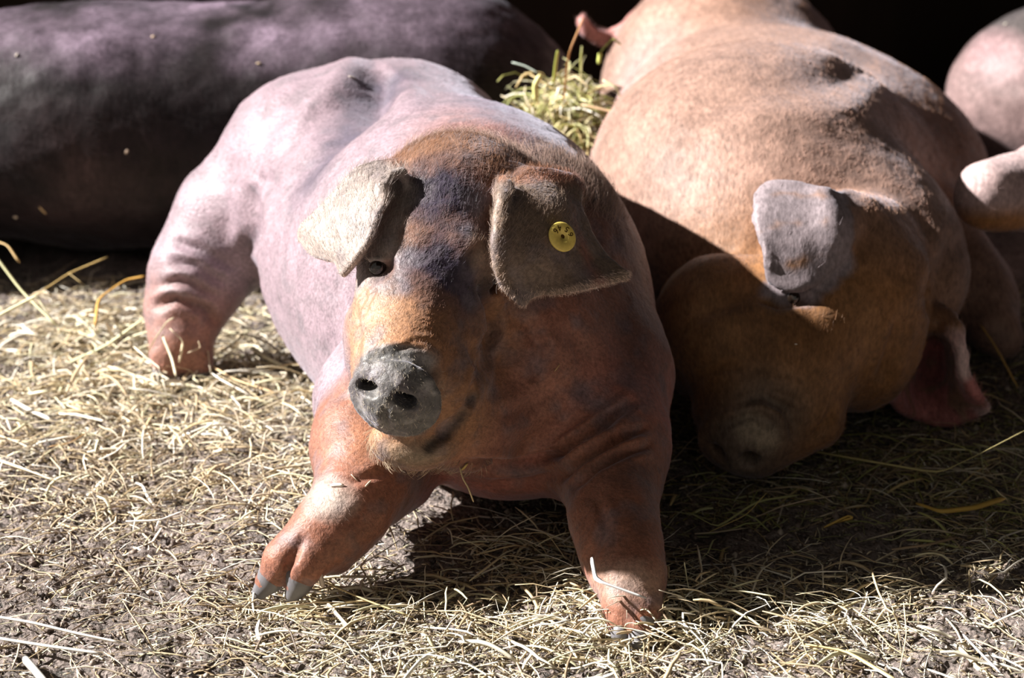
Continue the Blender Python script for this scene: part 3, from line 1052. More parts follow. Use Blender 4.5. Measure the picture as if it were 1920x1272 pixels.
    for rows, col in ((earA, (0.22, 0.18, 0.19)), (earB, (0.36, 0.14, 0.13))):
        S = np.array([[W(*p) for p in r] for r in rows]).reshape(-1, 3)[4:]
        d = np.min(np.stack([np.linalg.norm(V - q, axis=1) for q in S]), axis=0)
        C = mixc(C, col, np.clip((0.027 - d) / 0.008, 0, 1))
    C = mixc(C, (0.55, 0.40, 0.38), seg_blob(V, [W(1790, 625, .44), W(1803, 660, .41), W(1808, 700, .40), W(1848, 766, .42)], .016, .5) * (V[:, 0] > W(1775, 650, .42)[0]))  # light on the drooping ear's outer rim painted pale
    C = mixc(C, (0.42, 0.20, 0.18), seg_blob(V, [W(x, y, d) for x, y, d, r in tl], 0.03, .4))
    C = C * ((0.70 + 0.60 * fbm(V, 16, 3, 31)) * (0.62 + 0.76 * fbm(V, 6, 2, 33)))[:, None]
    root = empty('pig', (0.33, 0.75, 0.0))
    tag(root, 'brown pig lying on the right with its nose down on the floor', 'pig', 'pigs resting in the pen')
    mk('body', V, Q, M_SKIN_BROWN, root, colors=C)
    eyeball(root, eye + np.array([0, 0.004, 0.002]), 0.0075)
    return root, V, Q, N, C


# ------------------------------------------------------------------ dark pig across the back left
def dark_pig():
    f = Field([(-1.75, 0.012), (-0.9, 0.009), (0.30,)], [(0.98, 0.009), (1.35, 0.014), (1.62,)], [(-0.03, 0.009), (0.47,)])
    E, K, CH = f.ell, f.cone, f.chain
    E((-0.10, 1.30, 0.205), (0.19, 0.19, 0.185), 0.07)
    E((-0.25, 1.29, 0.200), (0.32, 0.205, 0.190), 0.09)
    E((-0.62, 1.28, 0.192), (0.34, 0.210, 0.186), 0.09)
    E((-0.95, 1.29, 0.185), (0.24, 0.19, 0.175), 0.08)
    E((-1.22, 1.30, 0.160), (0.17, 0.14, 0.140), 0.08)
    E((-1.38, 1.29, 0.150), (0.12, 0.10, 0.10), 0.05)
    CH([((-1.42, 1.28, 0.13), 0.085), ((-1.55, 1.26, 0.085), 0.06), ((-1.64, 1.25, 0.065), 0.048)], 0.04)
    for yy in (1.21, 1.38):
        rows = [[(-1.33, yy + o, .245 - .02 * abs(o) * 10) for o in (-.03, -.01, .01, .03)],
                [(-1.40, yy + o * 1.6, .265) for o in (-.03, -.01, .01, .03)],
                [(-1.48, yy + o * 1.5, .22) for o in (-.03, -.01, .01, .03)],
                [(-1.53, yy + o * .5, .17) for o in (-.03, -.01, .01, .03)]]
        S = bspline(rows, 30, 30).reshape(-1, 3)
        f.sheet(S, np.full(len(S), .009), 0.015)
    # thigh and elbow swells, legs tucked in front of the belly
    E((-0.10, 1.17, 0.13), (0.15, 0.09, 0.125), 0.06)
    E((-0.95, 1.16, 0.12), (0.12, 0.09, 0.11), 0.06)
    CH([((-0.12, 1.13, .06), .05), ((-0.26, 1.09, .04), .035), ((-0.34, 1.08, .03), .026)], .03)
    CH([((-0.98, 1.13, .06), .05), ((-1.10, 1.07, .04), .035), ((-1.18, 1.06, .03), .026)], .03)
    V, Q = f.mesh(2)
    V = V + normals(V, Q) * ((fbm(V, 9, 3, 41) - 0.5) * 0.02 + (fbm(V, 50, 2, 42) - 0.5) * 0.004)[:, None]
    N = normals(V, Q)
    C = np.tile(np.array([0.013, 0.009, 0.010]), (len(V), 1))
    nz = fbm(V, 12, 3, 43)
    C = mixc(C, (0.17, 0.125, 0.165), np.clip((V[:, 2] - .29) / .06, 0, 1) * np.clip((0.15 - V[:, 0]) / .5, 0, 1) * np.clip(nz * 2.2 - .5, 0, 1))  # lilac hair on top, painted lighter as if sunlit
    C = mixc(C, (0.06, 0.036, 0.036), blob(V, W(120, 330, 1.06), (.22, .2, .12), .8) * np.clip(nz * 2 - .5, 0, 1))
    C = C * (0.5 + 1.0 * fbm(V * np.array([1.6, 1.6, .5]), 40, 3, 44))[:, None]
    root = empty('pig', (-0.6, 1.29, 0.0))
    tag(root, 'dark purplish black pig stretched across the back on the left', 'pig', 'pigs resting in the pen')
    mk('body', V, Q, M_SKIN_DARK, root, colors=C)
    return root, V, Q, N, C


# ------------------------------------------------------------------ pig at the right edge, one leg held out
def edge_pig():
    f = Field([(0.46, 0.009), (0.95, 0.014), (1.75,)], [(0.56, 0.009), (1.15, 0.012), (1.85,)], [(-0.03, 0.009), (0.45,)])
    E, K, CH = f.ell, f.cone, f.chain
    E((0.96, 1.60, 0.170), (0.25, 0.20, 0.168), 0.08)
    E((1.20, 1.42, 0.19), (0.26, 0.22, 0.175), 0.08)
    E((1.32, 1.14, 0.18), (0.20, 0.20, 0.165), 0.08)
    E((1.38, 0.96, 0.14), (0.12, 0.13, 0.12), 0.06)
    CH([((1.40, .90, .11), .075), ((1.41, .80, .07), .055)], .03)
    a, b = W(1862, 368, 0.70), W(1975, 335, 0.78)
    CH([(W(1850, 362, 0.70), 0.042), (b, 0.047), ((0.98, 0.98, .20), .080), ((1.16, 1.25, .19), .13)], 0.035)
    CH([(W(1854, 382, 0.70), 0.034), (W(1958, 392, .76), .029), ((0.90, 0.86, .10), .027), ((0.98, 0.88, .05), .022)], 0.02)
    V, Q = f.mesh(2)
    V = V + normals(V, Q) * ((fbm(V, 30, 3, 51) - 0.5) * 0.006)[:, None]
    N = normals(V, Q)
    C = np.tile(np.array([0.18, 0.12, 0.115]), (len(V), 1))
    C = mixc(C, (0.06, 0.05, 0.048), np.clip((V[:, 2] - .24) / .05, 0, 1))  # top painted dark to read as unlit
    C = mixc(C, (0.26, 0.16, 0.165), blob(V, W(1865, 110, 1.45), (.08, .2, .06), .7))  # sunlit part of the rump painted lighter and pinker
    C = mixc(C, (0.40, 0.29, 0.28), blob(V, W(1870, 350, .69), (.12, .2, .10), .4))  # raised leg painted paler as if in full sun
    C = mixc(C, (0.34, 0.16, 0.06), blob(V, W(1860, 420, .69), (.10, .2, .035), .6))
    C = C * (0.75 + 0.5 * fbm(V, 22, 3, 53))[:, None]
    root = empty('pig', (1.1, 1.3, 0.0))
    tag(root, 'pink grey pig cut by the right edge with one folded leg lifted', 'pig', 'pigs resting in the pen')
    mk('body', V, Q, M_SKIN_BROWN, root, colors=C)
    return root, V, Q, N, C


PIG_B = right_pig()
PIG_C = dark_pig()
PIG_D = edge_pig()


# ------------------------------------------------------------------ coats and bristles
def front_hair():
    root, V, Q, N, C, ears = PIG
    px, py = project(V)
    face = np.einsum('ij,ij->i', N, CAM - V) > -0.3 * np.linalg.norm(CAM - V, axis=1)
    front = face & (V[:, 1] < 0.45)
    nose = W(743, 742, -.1)
    poll = W(900, 320, .18)
    hd = seg_blob(V, [poll, W(810, 480, .05), W(770, 640, 0)], 0.15, 0.2) * front
    disc = np.linalg.norm(V - nose, axis=1) < 0.052
    hd[disc] = 0

    def flow_head(P):
        d = P - nose
        d = d / (np.linalg.norm(d, axis=1)[:, None] + 1e-9)
        return d * 0.8 + np.array([0.05, 0.5, 0.25])
    r = scatter(V, Q, N, C, hd, 26000, 1)
    L = 0.006 + 0.010 * np.clip((r[0][:, 2] - 0.30) / 0.1, 0, 1)
    hair('coat', root, r[0], r[1], flow_head(r[0]), L, 0.35, np.clip(r[2] * 1.2, 0, 1), 0.00012)
    # crest behind the ears and rim of the back of the neck
    w = seg_blob(V, [W(790, 300, .2), W(900, 280, .2), W(1010, 300, .2), W(1110, 350, .25)], 0.06, .5) * face
    r = scatter(V, Q, N, C, w, 5000, 2)
    hair('crest', root, r[0], r[1], np.tile([0.15, 0.6, 0.6], (len(r[0]), 1)), RNG.uniform(.010, .020, len(r[0])), 0.8,
         np.array([0.30, 0.20, 0.16]) * np.ones((len(r[0]), 1)), 0.00012, 0.5)
    # ear fringes
    for rows, pts in ((ears[1], [(0, 0), (1, 0), (2, 0), (3, 0), (4, 0), (5, 0), (5, 1), (5, 2), (5, 3)]),
                      (ears[0], [(0, 0), (1, 0), (2, 0), (3, 0), (4, 0), (5, 0), (5, 1), (5, 2), (5, 3), (4, 3), (3, 3), (2, 3)])):
        line = [W(*rows[i][j]) for i, j in pts]
        w = seg_blob(V, line, 0.008, .4)
        r = scatter(V, Q, N, C, w, 2600, 3)
        cen = np.mean([W(*rows[i][j]) for i in (2, 3) for j in (1, 2)], axis=0)
        fl = r[0] - cen
        fl /= np.linalg.norm(fl, axis=1)[:, None]
        fl[:, 2] -= 0.5
        hair('ear_fringe', root, r[0], r[1], fl, RNG.uniform(.0025, .0075, len(r[0])) * (1 if rows is ears[1] else .6), 0.5,
             np.array([0.66, 0.50, 0.40]) * np.ones((len(r[0]), 1)), 0.00011, 0.35)  # fringe paled too, standing in for sun on the ear edge
    # flat of the right ear
    S = np.array([[W(*p) for p in q] for q in ears[1]]).reshape(-1, 3)
    d = np.min(np.stack([np.linalg.norm(V - q, axis=1) for q in S]), axis=0)
    r = scatter(V, Q, N, C, np.clip((.03 - d) / .01, 0, 1) * front * (np.linalg.norm(V - W(1050, 447, .02), axis=1) > .018), 5000, 4)
    hair('ear_hair', root, r[0], r[1], np.tile([0.3, 0, -1.0], (len(r[0]), 1)), RNG.uniform(.004, .007, len(r[0])), 0.25, r[2] * 1.3, 0.00009)
    # jaw whiskers
    w = seg_blob(V, [W(690, 800, -.06), W(730, 850, -.06), W(790, 870, -.055), W(870, 850, -.0), W(940, 800, .03)], 0.028, .5) * front
    r = scatter(V, Q, N, C, w, 380, 5)
    hair('whiskers', root, r[0], r[1], np.tile([-0.1, -0.5, -0.9], (len(r[0]), 1)), RNG.uniform(.004, .013, len(r[0])), 0.8,
         np.array([0.42, 0.32, 0.22]) * np.ones((len(r[0]), 1)), 0.00016, 0.5, 5)
    # snout bristles
    w = (np.linalg.norm(V - nose, axis=1) < 0.05) * front * 1.0
    r = scatter(V, Q, N, C, w, 1500, 6)
    hair('snout_bristles', root, r[0], r[1], np.tile([0.1, -0.2, -1.0], (len(r[0]), 1)), RNG.uniform(.002, .005, len(r[0])), 0.7,
         np.array([0.42, 0.36, 0.27]) * np.ones((len(r[0]), 1)), 0.00013, 0.7)
    # eyelashes
    for px_, py_, dx in ((700, 494, -1), (908, 515, 1)):
        c = W(px_, py_, 0.02)
        w = (np.linalg.norm((V - c)[:, [0, 2]], axis=1) < 0.014) * front * (np.abs(V[:, 2] - c[2]) < 0.006) * 1.0
        r = scatter(V, Q, N, C, w, 60, 7)
        if r:
            hair('eyelashes', root, r[0], r[1], np.tile([0.3 * dx, -0.6, -0.1], (len(r[0]), 1)), RNG.uniform(.008, .015, len(r[0])), 0.7,
                 np.array([0.10, 0.08, 0.07]) * np.ones((len(r[0]), 1)), 0.00016, 0.5)
    # legs, chest and flank: short lying coat
    w = front * 1.0
    w[hd > 0.3] = 0
    w[disc] = 0
    r = scatter(V, Q, N, C, w, 42000, 8)
    hair('body_coat', root, r[0], r[1], np.tile([0.1, 0.45, -0.8], (len(r[0]), 1)), RNG.uniform(.004, .008, len(r[0])), 0.22, np.clip(r[2] * 1.25, 0, 1), 0.00010)
    w = face & (V[:, 1] >= 0.45)
    r = scatter(V, Q, N, C, w * 1.0, 22000, 9)
    hair('back_coat', root, r[0], r[1], np.tile([-0.2, 0.8, -0.5], (len(r[0]), 1)), RNG.uniform(.006, .011, len(r[0])), 0.22, np.clip(r[2] * 1.35, 0, 1), 0.00012)


front_hair()
for (root, V, Q, N, C), n, ln, fl in ((PIG_B, 40000, .012, (0.1, .5, .3)), (PIG_C, 26000, .016, (.9, 0.1, -.4)), (PIG_D, 5000, .012, (0.5, .3, -.3))):
    w = (np.einsum('ij,ij->i', N, CAM - V) > -0.3) * 1.0
    if root is PIG_B[0]:
        px, py = project(V)
        w = w * (1 - 0.97 * ((px > 1400) & (px < 1620) & (py > 330) & (py < 552) & (V[:, 1] < .42)))
    r = scatter(V, Q, N, C, w, n, 10)
    hair('coat', root, r[0], r[1], np.tile(fl, (n, 1)), RNG.uniform(.6, 1.2, n) * ln, 0.22, np.clip(r[2] * 1.3, 0, 1), 0.00014)


# ------------------------------------------------------------------ straw
PALE = np.array([[0.68, 0.58, 0.40], [0.76, 0.69, 0.54], [0.58, 0.46, 0.27], [0.64, 0.60, 0.40], [0.44, 0.34, 0.21], [0.80, 0.76, 0.66]])
GREEN = np.array([[0.42, 0.42, 0.16], [0.50, 0.50, 0.26], [0.34, 0.33, 0.10], [0.58, 0.52, 0.28], [0.55, 0.42, 0.20], [0.30, 0.32, 0.12]])
DULL = np.array([[0.30, 0.22, 0.13], [0.40, 0.31, 0.20], [0.22, 0.16, 0.10], [0.46, 0.37, 0.26], [0.16, 0.12, 0.09], [0.52, 0.44, 0.33]])


def ribbon(P, w, col, flat=0.35, taper=0.55):
    """P (n,k,3) stalk centre lines, w (n,), col (n,3) -> verts, quads, colours"""
    P = np.asarray(P, float)
    n, k, _ = P.shape
    T = np.gradient(P, axis=1)
    T /= np.linalg.norm(T, axis=2)[:, :, None] + 1e-9
    ref = np.tile(np.array([0.0, 0.0, 1.0]), (n, 1)) + RNG.normal(0, 0.6, (n, 3))
    S = np.cross(T, ref[:, None, :])
    S /= np.linalg.norm(S, axis=2)[:, :, None] + 1e-9
    U = np.cross(S, T)
    tp = np.ones(k)
    tp[0] = tp[-1] = taper
    ww = w[:, None, None] * tp[None, :, None]
    V = np.stack([P + S * ww / 2, P + U * ww * flat / 2, P - S * ww / 2, P - U * ww * flat / 2], 2)
    base = (np.arange(n) * k * 4)[:, None]
    q = []
    for i in range(k - 1):
        for j in range(4):
            q.append([i * 4 + j, i * 4 + (j + 1) % 4, i * 4 + 4 + (j + 1) % 4, i * 4 + 4 + j])
    q.append([3, 2, 1, 0])
    q.append([(k - 1) * 4 + j for j in range(4)])
    q = np.array(q)
    Q = (base[:, :, None] + q[None]).reshape(-1, 4)
    return V.reshape(-1, 3), Q, np.repeat(col, k * 4, axis=0)


def stalk_lines(x, y, z, L, az, rise, k=5, bend=0.5, droop=0.4):
    """centre lines of loose stalks lying about: start x y z, length, azimuth, rise angle"""
    n = len(x)
    P = np.zeros((n, k, 3))
    P[:, 0] = np.stack([x, y, z], 1)
    kink = RNG.integers(1, k, n)
    kdir = RNG.normal(0, bend, n)
    el = rise.copy()
    a = az.copy()
    for i in range(1, k):
        a = a + RNG.normal(0, bend * 0.22, n) + np.where(kink == i, kdir, 0)
        el = el - droop * np.abs(RNG.normal(0.35, 0.25, n))
        st = L / (k - 1)
        P[:, i] = P[:, i - 1] + np.stack([np.cos(a) * np.cos(el), np.sin(a) * np.cos(el), np.sin(el)], 1) * st[:, None]
    g = ground_h(P[:, :, 0].ravel(), P[:, :, 1].ravel()).reshape(n, k)
    P[:, :, 2] = np.maximum(P[:, :, 2], g + 0.001)
    return P


def density(px, py):
    """how thickly the litter lies, by the place on the floor"""
    def gb(cx, cy, rx, ry):
        return np.exp(-(((px - cx) / rx) ** 2 + ((py - cy) / ry) ** 2))
    d = 0.32 + 1.0 * gb(430, 770, 260, 130) + 0.9 * gb(150, 680, 200, 80) + 0.6 * gb(150, 900, 260, 110)
    d += 1.0 * gb(1150, 1150, 420, 70) + 0.9 * gb(800, 1190, 380, 70) + 0.8 * gb(1450, 1150, 260, 90) + 0.5 * gb(1000, 1020, 110, 35)
    d += 0.7 * gb(1860, 980, 120, 120) + 0.5 * gb(1450, 930, 200, 40) + 0.5 * gb(560, 900, 90, 110) + 0.5 * gb(1700, 860, 220, 50)
    d -= 0.30 * gb(1620, 1040, 140, 50) + 0.3 * gb(880, 950, 140, 45) + 0.35 * gb(1330, 1010, 120, 40) + 0.15 * gb(1500, 1000, 300, 60) + 0.2 * gb(1780, 1180, 120, 60)
    return np.clip(d, 0.03, 1.3)


def floor_points(n, lim=1.3):
    out = np.zeros((0, 2))
    while len(out) < n:
        x = RNG.uniform(-0.85, 0.85, n * 3)
        y = RNG.uniform(-0.42, 1.12, n * 3)
        p = np.stack([x, y, np.zeros_like(x)], 1)
        px, py = project(p)
        clump = 0.45 + 1.1 * fbm(p, 16, 2, 61)
        ok = RNG.random(n * 3) < density(px, py) * clump / lim
        ok &= (px > -80) & (px < 2000) & (py < 1330)
        out = np.concatenate([out, np.stack([x, y], 1)[ok]])
    return out[:n]


def pick(pal, n):
    return pal[RNG.integers(0, len(pal), n)] * RNG.uniform(0.75, 1.15, (n, 1))


def litter_colors(xy, n):
    px, py = project(np.stack([xy[:, 0], xy[:, 1], xy[:, 0] * 0], 1))
    c = pick(PALE, n)
    green = (px > 1230) & (py < 1010) & (RNG.random(n) < 0.75)
    c[green] = pick(GREEN, n)[green] * 0.8
    dull = RNG.random(n) < np.where((px < 500) & (py > 830), 0.5, 0.28)
    c[dull] = pick(DULL, n)[dull]
    return c


def bedding():
    n = 7800
    xy = floor_points(n)
    px, py = project(np.stack([xy[:, 0], xy[:, 1], xy[:, 0] * 0], 1))
    d = density(px, py)
    g = ground_h(xy[:, 0], xy[:, 1])
    L = RNG.uniform(0.02, 0.085, n) * np.where(RNG.random(n) < 0.15, 1.5, 1)
    P = stalk_lines(xy[:, 0], xy[:, 1], g + RNG.random(n) * 0.018 * np.clip(d, .2, 1), L, RNG.uniform(0, 6.283, n), RNG.normal(0.12, 0.22, n))
    V, Q, C = ribbon(P, RNG.uniform(0.0010, 0.0027, n), litter_colors(xy, n))
    # bolder stalks where the litter is thickest on the sunny side
    m = 620
    pts = np.array([H(a, b) for a, b in zip(np.clip(RNG.normal(280, 190, m), -60, 600), RNG.normal(690, 75, m).clip(575, 900))])
    P2 = stalk_lines(pts[:, 0], pts[:, 1], ground_h(pts[:, 0], pts[:, 1]) + RNG.random(m) * .02, RNG.uniform(.025, .09, m), RNG.uniform(0, 6.283, m), RNG.normal(.2, .3, m))
    V2, Q2, C2 = ribbon(P2, RNG.uniform(.0024, .0052, m), pick(PALE, m) * 1.05)
    V, Q, C = np.concatenate([V, V2]), np.concatenate([Q, Q2 + len(V)]), np.concatenate([C, C2])
    # straw the two front feet have pushed up in front of them
    for cx, cy, sx, sy, m, hh in ((1185, 1160, 75, 32, 330, .035), (1000, 1040, 80, 18, 90, .02), (560, 1115, 80, 14, 70, .012)):
        pts = np.array([H(a, b) for a, b in zip(RNG.normal(cx, sx, m), RNG.normal(cy, sy, m).clip(cy - sy, 1260))])
        P2 = stalk_lines(pts[:, 0], pts[:, 1], ground_h(pts[:, 0], pts[:, 1]) + RNG.random(m) * hh, RNG.uniform(.02, .075, m), RNG.uniform(0, 6.283, m), RNG.normal(.15, .25, m))
        V2, Q2, C2 = ribbon(P2, RNG.uniform(.0014, .0034, m), pick(PALE, m))
        V, Q, C = np.concatenate([V, V2]), np.concatenate([Q, Q2 + len(V)]), np.concatenate([C, C2])
    o = mk('straw_bedding', V, Q, M_STRAW, colors=C)
    tag(o, 'thin tangled straw and hay strewn thickly over the dirt floor', 'straw', kind='stuff')
    n = 26000
    xy = floor_points(n, 1.0)
    g = ground_h(xy[:, 0], xy[:, 1])
    P = stalk_lines(xy[:, 0], xy[:, 1], g + RNG.random(n) * 0.006, RNG.uniform(0.003, 0.013, n), RNG.uniform(0, 6.283, n), RNG.normal(0.1, 0.35, n), k=3)
    V, Q, C = ribbon(P, RNG.uniform(0.0009, 0.0028, n), litter_colors(xy, n) * 0.9, flat=0.3)
    o = mk('chaff', V, Q, M_STRAW, colors=C)
    tag(o, 'short broken chaff scattered between the straw on the dirt floor', 'chaff', kind='stuff')
    # crumbs of dry dirt
    n = 22000
    x = RNG.uniform(-0.85, 0.85, n)
    y = RNG.uniform(-0.42, 1.1, n)
    g = ground_h(x, y)
    r = 0.0011 + 0.0048 * RNG.random(n) ** 3.0
    oct_ = np.array([(1, 0, 0), (-1, 0, 0), (0, 1, 0), (0, -1, 0), (0, 0, 1), (0, 0, -1), ], float)
    V = np.stack([x, y, g + r * 0.2], 1)[:, None, :] + oct_[None] * r[:, None, None] * RNG.uniform(0.55, 1.25, (n, 6, 1))
    tri = np.array([(0, 2, 4), (2, 1, 4), (1, 3, 4), (3, 0, 4), (2, 0, 5), (1, 2, 5), (3, 1, 5), (0, 3, 5)])
    Q = (np.arange(n)[:, None, None] * 6 + tri[None]).reshape(-1, 3)
    c = np.array([[0.12, 0.09, 0.075], [0.20, 0.155, 0.125], [0.07, 0.055, 0.05], [0.28, 0.23, 0.19], [0.40, 0.34, 0.28]])[RNG.choice(5, n, p=[.3, .25, .25, .14, .06])]
    o = mk('dirt_crumbs', V.reshape(-1, 3), Q, M_STRAW, colors=np.repeat(c, 6, axis=0))
    tag(o, 'loose crumbs of dry dirt lying over the pen floor', 'dirt', kind='stuff')


def hay_heap():
    c = np.array([0.075, 1.02, 0.0])
    R = np.array([0.100, 0.13, 0.30])
    n = 2000
    th = RNG.uniform(0, 6.283, n)
    u = RNG.uniform(0.12, 1, n)
    s = np.sqrt(1 - u * u)
    p = c + R * np.stack([s * np.cos(th), s * np.sin(th), u], 1)
    P = np.zeros((n, 6, 3))
    P[:, 0] = p
    a = RNG.uniform(0, 6.283, n)
    el = RNG.normal(0.35, 0.55, n)
    L = RNG.uniform(0.03, 0.10, n)
    cur = RNG.normal(0, 0.55, n)
    for i in range(1, 6):
        a = a + cur * 0.6 + RNG.normal(0, .15, n)
        el = el - np.abs(RNG.normal(0.2, 0.3, n))
        P[:, i] = P[:, i - 1] + np.stack([np.cos(a) * np.cos(el), np.sin(a) * np.cos(el), np.sin(el)], 1) * (L / 5)[:, None]
    P[:, :, 0] = np.clip(P[:, :, 0], -0.02, 0.165)
    P[:, :, 2] = np.maximum(P[:, :, 2], 0.004)
    col = np.where(RNG.random((n, 1)) < 0.72, pick(GREEN, n) * 1.1, pick(PALE, n))
    V, Q, C = ribbon(P, RNG.uniform(0.0016, 0.0042, n), col)
    # the packed core
    f = Field([(-0.05, .008), (0.20,)], [(0.85, .008), (1.19,)], [(-.02, .008), (.34,)])
    f.ell(c, R * 0.93, 0.01)
    V2, Q2 = f.mesh(1)
    V2 = V2 + normals(V2, Q2) * ((fbm(V2, 45, 2, 71) - .5) * 0.03)[:, None]
    C2 = np.tile(np.array([0.16, 0.13, 0.06]), (len(V2), 1)) * (0.4 + 1.2 * fbm(V2, 60, 2, 72))[:, None]
    o = mk('hay_heap', np.concatenate([V, V2]), np.concatenate([Q, Q2 + len(V)]), M_STRAW, colors=np.concatenate([C, C2]))
    tag(o, 'heap of greenish hay piled up between the two pigs in front', 'hay', kind='stuff')


def stalk(pts, w, col, label, group=None, name='straw_stalk', flat=0.4, cat='straw', k=None):
    """one stalk of its own through the given world points"""
    p = np.array(pts, float)
    k = k or max(6, 5 * (len(p) - 1) + 1)
    t = np.linspace(0, len(p) - 1, k)
    i = np.clip(t.astype(int), 0, len(p) - 2)
    f = (t - i)[:, None]
    q = p[i] * (1 - f) + p[i + 1] * f
    if len(p) > 2:
        q[1:-1] = 0.25 * q[:-2] + 0.5 * q[1:-1] + 0.25 * q[2:]
    V, Q, C = ribbon(q[None], np.array([w]), np.array([col]), flat)
    loc = q[0].copy()
    o = mk(name, V - loc, Q, M_STRAW, colors=C)
    o.location = loc
    return tag(o, label, cat, group)


WHITE = (0.78, 0.74, 0.66)
STRAWC = (0.66, 0.54, 0.32)
GOLD = (0.55, 0.36, 0.08)
GREENC = (0.46, 0.46, 0.20)
RUSTC = (0.38, 0.20, 0.07)


def named_stalks():
    def F(*pts):
        return [H(*p) for p in pts]
    S = stalk
    S(F((-30, 1193, .012), (90, 1212, .013), (192, 1226, .011)), .0035, WHITE, 'straight white straw stalk nearest the lower left corner, second from the bottom')
    S(F((-20, 1155, .010), (60, 1168, .014), (150, 1190, .013), (226, 1206, .008)), .0030, WHITE, 'long white bent straw stalk above the straight one at lower left')
    S(F((44, 1234, .012), (62, 1254, .013), (92, 1290, .010)), .0080, (0.80, 0.77, 0.70), 'broad white straw blade cut off by the bottom edge at lower left')
    S(F((600, 1088, .022), (690, 1128, .014), (775, 1158, .008)), .0050, (0.52, 0.40, 0.20), 'thick tan straw stalk lying just right of the left front foot')
    S(F((606, 1102, .02), (600, 1078, .035), (588, 1064, .042), (612, 1060, .042)), .0055, (0.50, 0.42, 0.36), 'curled dry seed head standing by the left front foot', name='seed_head')
    S([W(1109, 1046, -.16), W(1116, 1084, -.175), W(1128, 1092, -.18), W(1212, 1122, -.185)], .0048, (0.82, 0.79, 0.76), 'folded white straw blade leaning across the right front foot')
    S(F((1312, 1150, .005), (1290, 1100, .02), (1283, 1055, .055)), .0030, (0.62, 0.60, 0.40), 'straw stalk standing upright just right of the right front foot')
    S(F((905, 1038, .006), (950, 1003, .022), (1025, 998, .026), (1062, 1050, .008)), .0022, STRAWC, 'thin arched straw stalk on the floor between the front feet')
    S(F((872, 1026, .010), (945, 1052, .012), (1070, 1046, .012)), .0020, STRAWC, 'thin straw stalk lying flat below the arched one between the front feet')
    S(F((880, 1090, .008), (945, 1040, .014), (1000, 1050, .012), (1065, 1076, .008)), .0026, (0.68, 0.58, 0.38), 'pale bent straw blade left of the right front foot')
    S(F((1505, 1208, .012), (1590, 1222, .012), (1690, 1282, .010)), .0058, (0.60, 0.47, 0.22), 'thick golden straw stalk at the bottom right of centre')
    S(F((1600, 1142, .016), (1650, 1178, .014), (1682, 1196, .010)), .0030, STRAWC, 'pale straw stalk crossing below the bare patch on the right')
    S(F((1686, 1262, .006), (1700, 1190, .02), (1694, 1130, .040)), .0028, (0.60, 0.50, 0.30), 'straw stalk standing nearly upright below the bare patch')
    S(F((1690, 1225, .006), (1680, 1160, .022), (1664, 1112, .036)), .0024, (0.64, 0.55, 0.38), 'thin straw stalk leaning left beside the upright one below the bare patch')
    S(F((1640, 1170, .01), (1660, 1140, .03), (1676, 1150, .03), (1690, 1180, .01)), .0022, STRAWC, 'small looped straw blade below the bare patch on the right')
    S(F((1806, 1190, .012), (1836, 1222, .012), (1876, 1262, .008)), .0034, (0.62, 0.60, 0.58), 'grey white straw stalk slanting near the lower right corner')
    S([W(1826, 590, .74), W(1868, 652, .66), W(1908, 726, .60)], .0055, (0.66, 0.42, 0.12), 'thick golden straw stalk leaning right of the pink drooping ear')
    S(F((1500, 842, .02), (1610, 862, .03), (1760, 888, .035), (1840, 850, .05), (1925, 806, .06)), .0030, (0.42, 0.36, 0.16), 'long bent straw stalk in the shade before the brown pig')
    S(F((1718, 944, .015), (1765, 960, .02), (1830, 952, .02), (1885, 934, .02)), .0062, GOLD, 'broad yellow straw blade lying in the shade on the right')
    S(F((1625, 1012, .006), (1700, 992, .02), (1760, 994, .022), (1815, 1006, .010)), .0026, (0.42, 0.36, 0.26), 'dull arched straw stalk at the shadow edge on the right')
    S(F((1672, 1031, .010), (1740, 1022, .014), (1795, 1008, .010)), .0040, (0.36, 0.26, 0.16), 'dull brown straw stalk under the arched one on the right')
    S(F((1290, 960, .02), (1345, 990, .012), (1420, 940, .02), (1500, 928, .012)), .0026, GREENC, 'greenish straw stalk in the shade below the brown snout')
    S(F((1330, 998, .01), (1400, 966, .02), (1437, 925, .035)), .0028, (0.58, 0.46, 0.16), 'yellow straw stalk slanting up in the shade below the brown snout')
    S(F((1560, 982, .01), (1600, 972, .02), (1590, 968, .02), (1545, 990, .01)), .0030, GOLD, 'short folded yellow straw blade in the shade right of centre')
    S([W(-20, 448, .88), W(15, 460, .86), W(36, 492, .84)], .0050, (0.62, 0.42, 0.18), 'orange straw stalk bent down against the dark pig at the left edge')
    S([W(-10, 478, .78), W(40, 545, .74), W(108, 612, .68)], .0048, (0.56, 0.54, 0.30), 'long greenish straw stalk slanting down at the left edge')
    S([W(-10, 596, .66), W(66, 556, .68), W(72, 560, .68), W(96, 598, .66)], .0046, (0.66, 0.62, 0.40), 'sharply folded straw stalk at the left edge by the dark pig')
    S([W(70, 552, .80), W(130, 512, .84), W(202, 482, .86)], .0050, (0.46, 0.32, 0.12), 'forked tan straw stalk rising against the dark pig, its longer arm')
    S([W(128, 512, .838), W(154, 532, .82)], .0036, (0.36, 0.26, 0.10), 'short side twig of straw under the rising tan stalk by the dark pig')
    S([W(178, 612, .72), W(184, 560, .76), W(235, 525, .80), W(272, 518, .80)], .0050, (0.50, 0.28, 0.06), 'rust gold straw stalk arched left of the hind foot')
    S(F((130, 680, .01), (200, 648, .03), (272, 596, .06)), .0046, (0.60, 0.60, 0.38), 'greenish straw stalk slanting up to the hind foot from the left')
    S([W(262, 690, .62), W(288, 640, .60), W(312, 604, .60), W(326, 596, .60)], .0040, (0.70, 0.62, 0.42), 'pale straw stalk bent over the left side of the hind foot')
